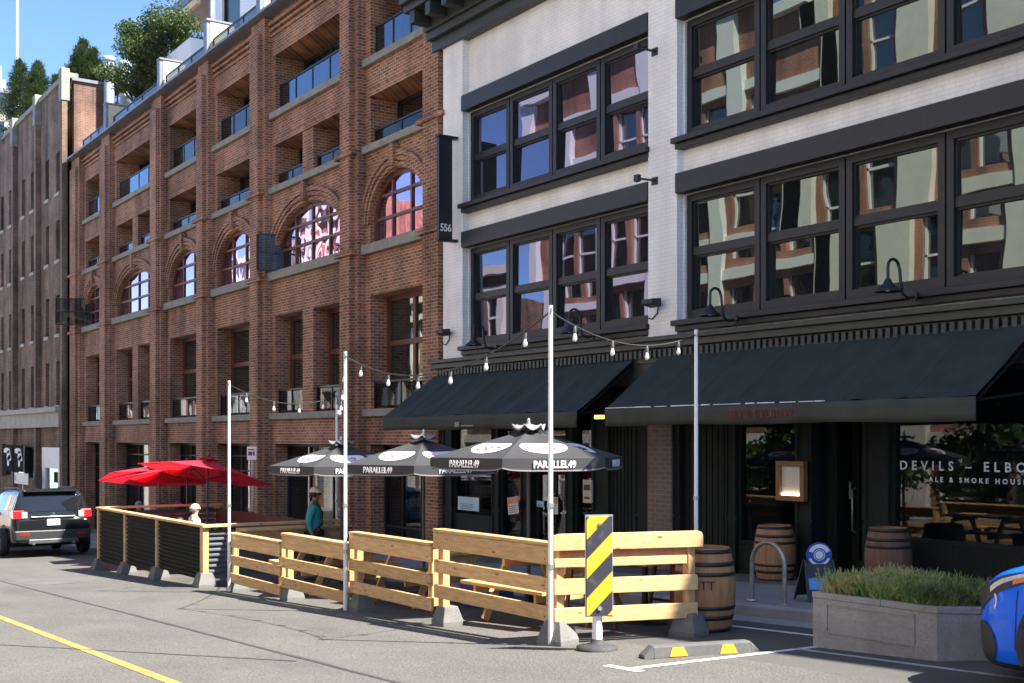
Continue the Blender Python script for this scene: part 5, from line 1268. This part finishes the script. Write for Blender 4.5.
def hatch(label, loc, paint, name='car'):
    t, S, Sn, patch = make_car(name, label, loc, paint, 4.38, 1.82, ztb, [(0,.15),(.3,.13),(4.0,.18),(4.38,.34)], [(0,.56),(.1,.72),(.35,.84),(1.2,.98),(4.1,1.02),(4.38,.7)], [(0,.86),(.6,.86),(1.2,.84),(1.7,.82),(2.4,.72),(3.6,.72),(4.1,.8),(4.38,.85)], (.62,.40,.4,.2), (.93,3.5), .335)
    patch('side_window', 1.62, 3.85, vA+.02, vB-.012, glass_car, n=14)
    patch('windscreen', 1.3, 1.9, vB+.01, 1.0, glass_car); patch('rear_window', 3.95, 4.22, vB+.02, 1.0, glass_car)
    for s in (1,-1):
        def hl(u, v): return (.10+.62*u, 3.45/9+.085*u**.6+(1.05/9)*v*(1-.35*u))
        part('headlight', MB().grid(lambda u,v: Sn(*hl(u,v), s, .008), [k/12 for k in range(13)], [k/8 for k in range(9)], flip=s<0), trim_k, t)
        hd = t.children[-1] if False else None
        def hs(u, v): x, w = hl(.25+.55*u, .25+.35*v+.2*u); return x, w
        part('lamp_strip', MB().grid(lambda u,v: Sn(*hs(u,v), s, .014), [k/8 for k in range(9)], [k/4 for k in range(5)], flip=s<0), lens, t)
        def hr(u, v): x, w = hl(.62+.3*u, .1+.35*v); return x, w
        part('indicator', MB().grid(lambda u,v: Sn(*hr(u,v), s, .014), [k/6 for k in range(7)], [k/4 for k in range(5)], flip=s<0), amber, t)
        def it(u, v):
            vv = .20+.155*v; c = (v-.45); xe = .02+.27*(1-1.9*c*c); return (.004+(xe-.004)*u, vv)
        part('bumper_intake', MB().grid(lambda u,v: Sn(*it(u,v), s, .010), [k/8 for k in range(9)], [k/12 for k in range(13)], flip=s<0), trim_k, t)
        part('sill_trim', MB().grid(lambda x,v: Sn(x,v,s,.008), [.05+3.9*k/30 for k in range(31)], [.10+.11*k/4 for k in range(5)], flip=s<0), trim_k, t)
        seam_m = mat('panel_gap', (.006,.006,.008), .8)
        part('panel_gap', MB().grid(lambda u,v: Sn(.47+.05*u+.007*v, .26+.17*u, s, .004), [k/10 for k in range(11)], [0,1], flip=s<0), seam_m, t)
        part('panel_gap', MB().grid(lambda u,v: Sn(.30+1.0*u, 5.35/9+.002*v, s, .004), [k/16 for k in range(17)], [0,1], flip=s<0), seam_m, t)
        part('panel_gap', MB().grid(lambda u,v: Sn(1.3+.006*v, .2+.34*u, s, .004), [k/10 for k in range(11)], [0,1], flip=s<0), seam_m, t)
        part('mirror', MB().box(1.5,1.66,s*.92,s*1.1,1.0,1.14), paint, t, bevel=.03)
        part('door_handle', MB().box(2.35,2.52,s*.905,s*.935,.86,.89), paint, t, bevel=.008)
        part('taillight', MB().box(4.12,4.36,s*.62,s*.84,.82,1.0), red_l, t, bevel=.03)
    part('grille', MB().box(-.012,.05,-.45,.45,.3,.5), trim_k, t, bevel=.02)
    part('number_plate', MB().box(-.022,-.013,-.16,.16,.36,.48), white_paint, t)
    return t, Sn
tb, Sn = hatch('bright blue car nosing into the frame at the right edge, beside the concrete planter', (-5.65,8.88,g(-5.65)-.01), blue)
cz = MB(); cz.grid(lambda a, r: Sn(.30+.028*math.cos(a)*r, .405+.028*math.sin(a)*r, -1, .012), [R(-80)+R(160)*k/10 for k in range(11)], [.62,1.0])
part('crescent_emblem', cz, white_paint, tb)
steel_blue = mat('steel_blue_paint', (.10,.20,.34), .25, .05, 3, coat=1.0)
hatch('steel blue car parked ahead of the black SUV, mostly hidden by it', (-43.8,8.1,g(-43.8)+.01), steel_blue)
# ------------------------------------------------------------------ people
skin_l = mat('skin_light', (.55,.33,.24), .55, .06, 8); skin_d = mat('skin_tan', (.36,.19,.12), .55, .06, 8)
def skinmesh(name, V, E, Rd, m, parent, root=0, sub=2, label=None):
    me = bpy.data.meshes.new(name); me.from_pydata(V, E, []); me.materials.append(m)
    o = bpy.data.objects.new(name, me); link(o, parent)
    md = o.modifiers.new('skin', 'SKIN'); md.use_smooth_shade = True
    if not me.skin_vertices: 
        bm_ = bmesh.new(); bm_.from_mesh(me); bm_.verts.layers.skin.verify(); bm_.to_mesh(me); bm_.free()
    for i, r_ in enumerate(Rd):
        sv = me.skin_vertices[0].data[i]; sv.radius = r_ if isinstance(r_, tuple) else (r_, r_); sv.use_root = (i == root)
    s2 = o.modifiers.new('sub', 'SUBSURF'); s2.levels = sub; s2.render_levels = sub
    if label: o['label'] = label
    return o
def person(label, loc, rz, sit, skin, top, trousers, hair=None, cap=None, step=0.0, look=0.0, group=None, beanie=None, hair_long=False, bag=False):
    t = thing('person', label, 'person', loc, rz, group); t.scale = (.93,.93,.93)  # PEOPLE_SCALE
    dz = -.43 if sit else 0
    J = {}; V = []; Rd = []; E = []
    def jn(k, p, r, par=None):
        J[k] = len(V); V.append(p); Rd.append(r)
        if par is not None: E.append((J[par], J[k]))
    jn('pelvis',(0,0,.95+dz),(.155,.12)); jn('waist',(0,-.005,1.10+dz),(.13,.10),'pelvis'); jn('chest',(0,-.015,1.28+dz),(.165,.12),'waist'); jn('nb',(0,.0,1.46+dz),(.085,.075),'chest'); jn('neck',(0,-.012,1.52+dz),.052,'nb')
    jn('jaw',(0,-.03,1.575+dz),(.066,.072),'neck'); jn('mid',(0,-.025,1.645+dz),(.078,.096),'jaw'); jn('crown',(0,-.01,1.725+dz),(.062,.078),'mid'); 
    for s, sfx in ((1,'l'),(-1,'r')):
        sw = step*s
        jn('sh'+sfx,(s*.175,0,1.415+dz),.072,'nb'); 
        el = (s*.235,.04-.12*sw,1.14+dz) if not sit else (s*.25,-.05,1.15+dz)
        wr = (s*.225,-.08-.25*sw,.93+dz) if not sit else (s*.17,-.3,1.10+dz)
        jn('el'+sfx,el,.045,'sh'+sfx); jn('wr'+sfx,wr,.030,'el'+sfx)
        d = (Vector(wr)-Vector(el)).normalized(); pm_ = Vector(wr)+d*.075; jn('pa'+sfx,tuple(pm_),(.036,.02),'wr'+sfx)
        sd = Vector((0,1,0)) if not sit else Vector((1,0,0))
        for k, (o, ln) in enumerate(((-.027,.062),(-.009,.075),(.009,.07),(.027,.055))):
            b0 = pm_+sd*o+d*.03; b1 = b0+d*ln*.6+Vector((-s*.008,0,0)); b2 = b1+d*ln*.4+Vector((-s*.016,0,0)); jn('f%d%s'%(k,sfx),tuple(b0),.0095,'pa'+sfx); jn('g%d%s'%(k,sfx),tuple(b1),.0085,'f%d%s'%(k,sfx)); jn('h%d%s'%(k,sfx),tuple(b2),.007,'g%d%s'%(k,sfx))
        th = pm_-sd*.04*(1 if not sit else s)-d*.01; jn('t0'+sfx,tuple(th),.011,'pa'+sfx); jn('t1'+sfx,tuple(th+d*.035-sd*.012),.009,'t0'+sfx)
        if sit: lg = [(s*.10,-.02,.50),(s*.12,-.43,.49),(s*.12,-.40,.09),(s*.12,-.53,.045)]
        else: lg = [(s*.092,0,.88),(s*.1,-.03+.16*sw,.49),(s*.1,.04+.30*sw,.09),(s*.1,-.10+.30*sw,.045)]
        for k, r_ in zip(range(4), (.092,.062,.042,(.045,.035))): jn('lg%d%s'%(k,sfx),lg[k],r_,'pelvis' if k == 0 else 'lg%d%s'%(k-1,sfx))
    skinmesh('body', V, E, Rd, skin, t)
    hp = Vector(V[J['mid']])
    fb = MB(); fb.lathe([(.0,-.022),(.014,-.016),(.012,.0),(.006,.022)], (0,hp.y-.10,hp.z-.005), 8); part('nose', fb, skin, t)
    eyes = MB(); mo = MB()
    for s in (1,-1):
        eyes.lathe([(0,-.01),(.01,0),(0,.01)], (s*.032,hp.y-.088,hp.z+.012), 8)
        ear = MB().lathe([(0,-.03),(.014,-.015),(.016,.01),(0,.03)], (s*.080,hp.y+.012,hp.z), 8); part('ear', ear, skin, t)
    part('eyes', eyes, mat('eye_dark', (.03,.02,.02), .3), t); part('mouth', MB().box(-.022,.022,hp.y-.098,hp.y-.085,hp.z-.056,hp.z-.049), mat('lip', (.3,.1,.08), .5), t)
    def cloth(name, keys, extra, m, cut=None):
        ids = [J[k] for k in keys]; mp = {i:n_ for n_, i in enumerate(ids)}
        vv = [V[i] for i in ids]; rr = [tuple(q+extra for q in (Rd[i] if isinstance(Rd[i], tuple) else (Rd[i],Rd[i]))) for i in ids]
        ee = [(mp[a],mp[b]) for a,b in E if a in mp and b in mp]
        return skinmesh(name, vv, ee, rr, m, t)
    cloth('jacket', ['pelvis','waist','chest','nb','shl','ell','wrl','shr','elr','wrr'], .020, top)
    cloth('trousers', ['pelvis','lg0l','lg1l','lg2l','lg0r','lg1r','lg2r'], .016, trousers)
    for s in 'lr':
        p = V[J['lg3'+s]]; part('shoe', MB().prism([(p[1]-.09,-.0),(p[1]+.17,-.0),(p[1]+.17,.08),(p[1]+.05,.1),(p[1]-.07,.05)], 'x', p[0]-.045, p[0]+.045), trim_k, t, bevel=.015)
    def dome(name, m, sx, sy, sz, z0, a0=0.0, extra=None):
        mb = MB(); mb.lathe([(math.cos(a), math.sin(a)) for a in [a0+(math.pi/2-a0)*k/8 for k in range(9)]], n=20, cap=False)
        mb.v = [(x*sx, hp.y+.004+y*sy, hp.z+z0+z*sz) for x,y,z in mb.v]
        if extra: mb.add(*extra)
        return part(name, mb, m, t, fixn=False, solid=.008)
    if hair:
        dome('hair', hair, .084, .104, .100, -.0, R(-8))
        bk = MB(); bk.grid(lambda a, z: (.092*math.cos(a), hp.y+.010+.105*math.sin(a), hp.z+z), [R(-15)+R(210)*k/14 for k in range(15)], [-.06-(.14 if hair_long else 0), -.0, .03]); part('hair_back', bk, hair, t, fixn=False, solid=.012)
    if cap:
        c_ = dome('cap', cap, .090, .108, .105, .03, R(-5)); br = MB(); br.grid(lambda a, r: (.09*math.sin(a)*r*1.0, hp.y-.085-.085*r*math.cos(a), hp.z+.05-.018*r), [R(-75)+R(150)*k/12 for k in range(13)], [0,.5,1]); part('brim', br, cap, c_, fixn=False, solid=.008)
    if bag:
        part('strap', MB().tube([(.14,.10,1.43+dz),(.02,.15,1.25+dz),(-.12,.14,1.05+dz),(-.19,.0,.96+dz),(-.08,-.15,1.08+dz),(.06,-.15,1.3+dz),(.14,-.06,1.44+dz),(.14,.10,1.43+dz)], .014, 6), trim_k, t)
    return t
teal = mat('teal_jacket', (.03,.30,.36), .7, .25, 7); dk = mat('dark_trousers', (.03,.03,.035), .8, .2, 8); wshirt = mat('white_shirt', (.72,.72,.74), .8, .05, 8); maroon = mat('maroon_top', (.20,.02,.035), .8, .1, 8); greyt = mat('grey_top', (.07,.07,.08), .8, .1, 8)
whitecap = mat('white_cap', (.88,.88,.9), .7, .05, 9); purplecap = mat('purple_cap', (.22,.06,.55), .7, .15, 9); bluecap = mat('blue_grey_cap', (.16,.22,.30), .7, .1, 9)
hair_w = mat('white_hair', (.42,.36,.28), .8, .15, 20); hair_d = mat('dark_hair', (.03,.018,.015), .6, .2, 20)
person('person in a teal jacket and white cap standing below the left black parasol', (-18.95,8.75,g(-18.95)-.02), R(150), False, skin_d, teal, dk, hair=hair_d, cap=whitecap, step=.4, bag=True)
person('seated white haired person in a white shirt behind the slatted fence', (fx(194,7.95),7.95,g(-22.45)+.13), R(170), True, skin_l, wshirt, dk, hair=hair_w, group='people seated under the red parasols')
person('seated dark haired person in a maroon top, just left of the white shirted one', (fx(180.5,8.1),8.1,g(-23.5)-.16), R(30), True, skin_d, maroon, dk, hair=hair_d, group='people seated under the red parasols', hair_long=True)
person('person in a purple cap behind the dark haired one under the red parasols', (fx(179,9.25),9.25,g(-26)+.06), R(-70), True, skin_l, greyt, dk, hair=hair_d, cap=purplecap, group='people seated under the red parasols')
person('person in a blue grey cap near the left end of the slatted fence', (fx(139,9.2),9.2,g(-28.5)+.06), R(60), True, skin_l, greyt, dk, hair=hair_d, cap=bluecap, group='people seated under the red parasols')
# ------------------------------------------------------------------ trees
def leaf_mat(name, c, c2, tr_=.3):
    m, nt, b = nodes_of(name); L = nt.links
    ge = N(nt,'ShaderNodeNewGeometry'); nz = N(nt,'ShaderNodeTexNoise'); nz.inputs['Scale'].default_value = 1.6; nz.inputs['Detail'].default_value = 8; L.new(ge.outputs['Position'], nz.inputs['Vector'])
    cr = N(nt,'ShaderNodeValToRGB'); cr.color_ramp.elements[0].position=.35; cr.color_ramp.elements[1].position=.68; cr.color_ramp.elements[0].color=rgba(c); cr.color_ramp.elements[1].color=rgba(c2)
    L.new(nz.outputs['Fac'], cr.inputs['Fac']); L.new(cr.outputs[0], b.inputs['Base Color']); b.inputs['Roughness'].default_value=.55
    tr = N(nt,'ShaderNodeBsdfTranslucent'); L.new(cr.outputs[0], tr.inputs['Color']); mx = N(nt,'ShaderNodeMixShader'); mx.inputs[0].default_value=tr_
    L.new(b.outputs[0], mx.inputs[1]); L.new(tr.outputs[0], mx.inputs[2]); L.new(mx.outputs[0], nt.nodes['Material Output'].inputs['Surface'])
    return m
bark = mat('bark', (.09,.065,.045), .9, .3, 8, stretch=(4,4,1), bump=.4, bscale=30)
lf_b = leaf_mat('broad_leaf', (.030,.060,.013), (.095,.14,.032)); lf_c = leaf_mat('conifer_needle', (.018,.048,.014), (.085,.12,.03)); lf_o = leaf_mat('street_leaf', (.05,.10,.02), (.12,.20,.045), .4)
def leaves(blobs, size, rnd, asp=.55):
    mb = MB()
    for (c, r_, cnt) in blobs:
        for _ in range(cnt):
            v = Vector((rnd.gauss(0,1),rnd.gauss(0,1),rnd.gauss(0,1))).normalized(); s = rnd.random()**.45
            p = Vector((c[0]+v.x*r_[0]*s, c[1]+v.y*r_[1]*s, c[2]+v.z*r_[2]*s))
            a = Vector((rnd.gauss(0,1),rnd.gauss(0,1),rnd.gauss(0,.7))).normalized(); b_ = a.cross(Vector((rnd.gauss(0,1),rnd.gauss(0,1),rnd.gauss(0,1)))).normalized()
            l_ = size*rnd.uniform(.6,1.3); w_ = l_*asp
            mb.add([p-a*l_/2, p+b_*w_/2, p+a*l_/2, p-b_*w_/2], [(0,1,2,3)])
    return mb
def tree(name, label, x, y, z0, zc, rx, rz_, m, size, nblob=26, per=150, group=None, seed=1, cat='tree'):
    rnd = random.Random(seed); t = thing(name, label, cat, (x,y,z0), 0, group); h = zc-z0
    tk = MB(); tk.tube([(0,0,0),(.03*h*.3,0,h*.35),(-.02,.03,h*.75),(0,0,h+rz_*.4)], [max(.08,.035*h),max(.06,.028*h),.05,.02], 10)
    blobs = []
    for k in range(nblob):
        v = Vector((rnd.gauss(0,1),rnd.gauss(0,1),rnd.gauss(0,1))).normalized(); s = rnd.uniform(.45,.95)
        c = (v.x*rx*s, v.y*rx*s, h+v.z*rz_*s); q = rnd.uniform(.2,.42); blobs.append((c,(rx*q,rx*q,rz_*q),per))
        if k % 3 == 0: tk.tube([(0,0,h*.55+rnd.uniform(-.1,.2)*h), (c[0]*.5,c[1]*.5,(h*.6+c[2])/2+.05), c], [.05,.03,.012], 6)
    part('trunk', tk, bark, t); part('crown', leaves(blobs, size, rnd), m, t, fixn=False)
    return t
def conifer(label, x, y, z0, h, r, seed, spires=1, group=None):
    rnd = random.Random(seed); t = thing('conifer', label, 'tree', (x,y,z0), 0, group); tk = MB(); mb = MB()
    for s in range(spires):
        ox, oy = (rnd.uniform(-.6,.6)*r if spires > 1 else 0), rnd.uniform(-.3,.3)*r; hh = h*(1-.14*s*rnd.random())
        if spires > 1: ox = r*(-.5+1.0*s/(spires-1))
        tk.tube([(ox*.3,oy*.3,0),(ox,oy,hh*.4),(ox,oy,hh*.96)], [.10,.07,.015], 8)
        nb = int(120*h/3)
        for k in range(nb):
            f = (k+rnd.random())/nb; z = hh*(.16+.84*f); rad = r*(1-f)**.75*rnd.uniform(.4,1.3)*(1.0 if spires == 1 else .75)+.06; a = rnd.uniform(0,6.283)
            tip = Vector((ox+math.cos(a)*rad, oy+math.sin(a)*rad, z+rnd.uniform(-.05,.28)*rad+.05)); base_ = Vector((ox,oy,z-.1))
            for j in range(60):
                q = base_.lerp(tip, rnd.uniform(.2,1.0)**.8) + Vector((rnd.gauss(0,.05),rnd.gauss(0,.05),rnd.gauss(0,.05)))*(1+r*.4)
                d_ = ((tip-base_).normalized()+Vector((rnd.gauss(0,.5),rnd.gauss(0,.5),rnd.gauss(.3,.4)))).normalized(); sd = d_.orthogonal().normalized()*.022; l_ = rnd.uniform(.08,.17)
                mb.add([q-sd,q+sd,q+d_*l_], [(0,1,2)])
    part('trunk', tk, bark, t); part('crown', mb, lf_c, t, fixn=False)
    return t
gt = 'rooftop trees'
def P16(px, py, Y): return fx(px,Y), Y, fz(px,py,Y)
RT_ = 14.36
x, y, z = P16(171,53,17.0); tree('rooftop_tree', 'rounded bushy light green tree on the roof of the arched warehouse', x, y, RT_, z, 2.15, 1.8, lf_b, .125, 64, 480, gt, 3)
x, y, z = P16(140,76,16.4); tree('rooftop_tree', 'smaller yellow green bush left of the rounded rooftop tree', x, y, RT_, z, 1.6, 1.15, lf_b, .13, 30, 360, gt, 5)
x, y, z = P16(140,42,18.0); tree('rooftop_tree', 'thin upper tree behind and left of the rounded rooftop tree', x, y, RT_, z, 1.1, .9, lf_b, .15, 18, 200, gt, 9)
PDr = PD-1.0
x, y, z = P16(117,82,17.3); tree('rooftop_tree', 'low green bush between the pale rooftop vent stacks', x, y, RT_, z, 1.15, 1.0, lf_b, .13, 24, 300, gt, 15)
x, y, z = P16(84,60,16.3); conifer('two spired dark evergreen on the brown building roof, right of the flagpole', x, y, PDr, z+1.15-PDr, 1.45, 21, 3, gt)
x, y, z = P16(30,75,15.6); conifer('dark evergreen on the brown building roof, beside the stone tower', x, y, PDr, z+.9-PDr, 1.7, 22, 3, gt)
x, y, z = P16(54,82,15.6); conifer('tiny evergreen between the two larger ones on the brown building roof', x, y, PDr, z+.3-PDr, .5, 23, 1, gt)
for i, (xx, s) in enumerate(((-14,1),(-22.5,2),(-31,3),(-42,4))):
    tree('street_tree', ['street tree mirrored in the pub window by the lettering','street tree mirrored in the shopfront under the left awning','street tree mirrored in the lower windows of the brick warehouse','street tree mirrored in the farther lower windows of the brick warehouse'][i], xx, -5.2, g(xx)+.12, g(xx)+4.4, 2.0, 1.9, lf_o, .30, 26, 110, 'street trees on the camera side', s)

for i, (xx, rr_) in enumerate(((-20.5,1.5),(-24,1.8),(-28.5,1.6),(-33,1.9))):
    tree('street_shrub', 'leafy shrub across the street, %s of the four mirrored in the shop windows' % ['nearest','second nearest','second farthest','farthest'][i], xx, -5.9, g(xx)+.12, g(xx)+1.7, rr_, 1.5, lf_o, .24, 26, 130, 'mirrored shrubs', 40+i, 'shrub')
# ------------------------------------------------------------------ camera, sky, sun
cam = bpy.data.cameras.new('camera'); co = bpy.data.objects.new('camera', cam); COL.objects.link(co)
co.location = (0,0,CAMZ); cam.sensor_width = 36; cam.lens = FPX/1024*36; cam.shift_y = (HZ-341.5)/1024; cam.clip_end = 3000
fwd = Vector((FW[0],FW[1],0)).normalized(); co.rotation_euler = fwd.to_track_quat('-Z','Y').to_euler()
SC.camera = co
sd = Vector((.61,.42,.98)).normalized()
el = math.asin(sd.z); az = math.atan2(sd.x, sd.y)
W_ = bpy.data.worlds.new('World'); SC.world = W_; W_.use_nodes = True
nt = W_.node_tree; bg = nt.nodes['Background']; sky = nt.nodes.new('ShaderNodeTexSky'); sky.sky_type = 'NISHITA'; sky.sun_disc = False
sky.sun_elevation = el; sky.sun_rotation = az; sky.altitude = 0; sky.air_density = .65; sky.dust_density = .1; sky.ozone_density = 6.0
nt.links.new(sky.outputs[0], bg.inputs[0]); bg.inputs[1].default_value = .10
sl_ = bpy.data.lights.new('sun', 'SUN'); sl_.energy = 5.0; sl_.angle = R(.5); sl_.color = (1,.95,.87)
so = bpy.data.objects.new('sun', sl_); COL.objects.link(so); so.rotation_euler = sd.to_track_quat('Z','Y').to_euler(); so.location = (20,20,40)
SC.view_settings.view_transform = 'Standard'; SC.view_settings.look = 'None'; SC.view_settings.gamma = 1; SC.view_settings.exposure = 1.95
SC.view_settings.use_curve_mapping = False
SC.cycles.use_denoising = True; SC.cycles.max_bounces = 8; SC.cycles.transparent_max_bounces = 8; SC.cycles.caustics_reflective = False; SC.cycles.caustics_refractive = False

# lettering becomes plain meshes
dg = bpy.context.evaluated_depsgraph_get()
for o in [o for o in SC.objects if o.type == 'FONT']:
    me = bpy.data.meshes.new_from_object(o.evaluated_get(dg)); nm = o.name
    q = bpy.data.objects.new('tmp', me); COL.objects.link(q); q.parent = o.parent; q.location = o.location; q.rotation_euler = o.rotation_euler; q.scale = o.scale
    if not me.materials: me.materials.append(o.data.materials[0])
    bpy.data.objects.remove(o); q.name = nm
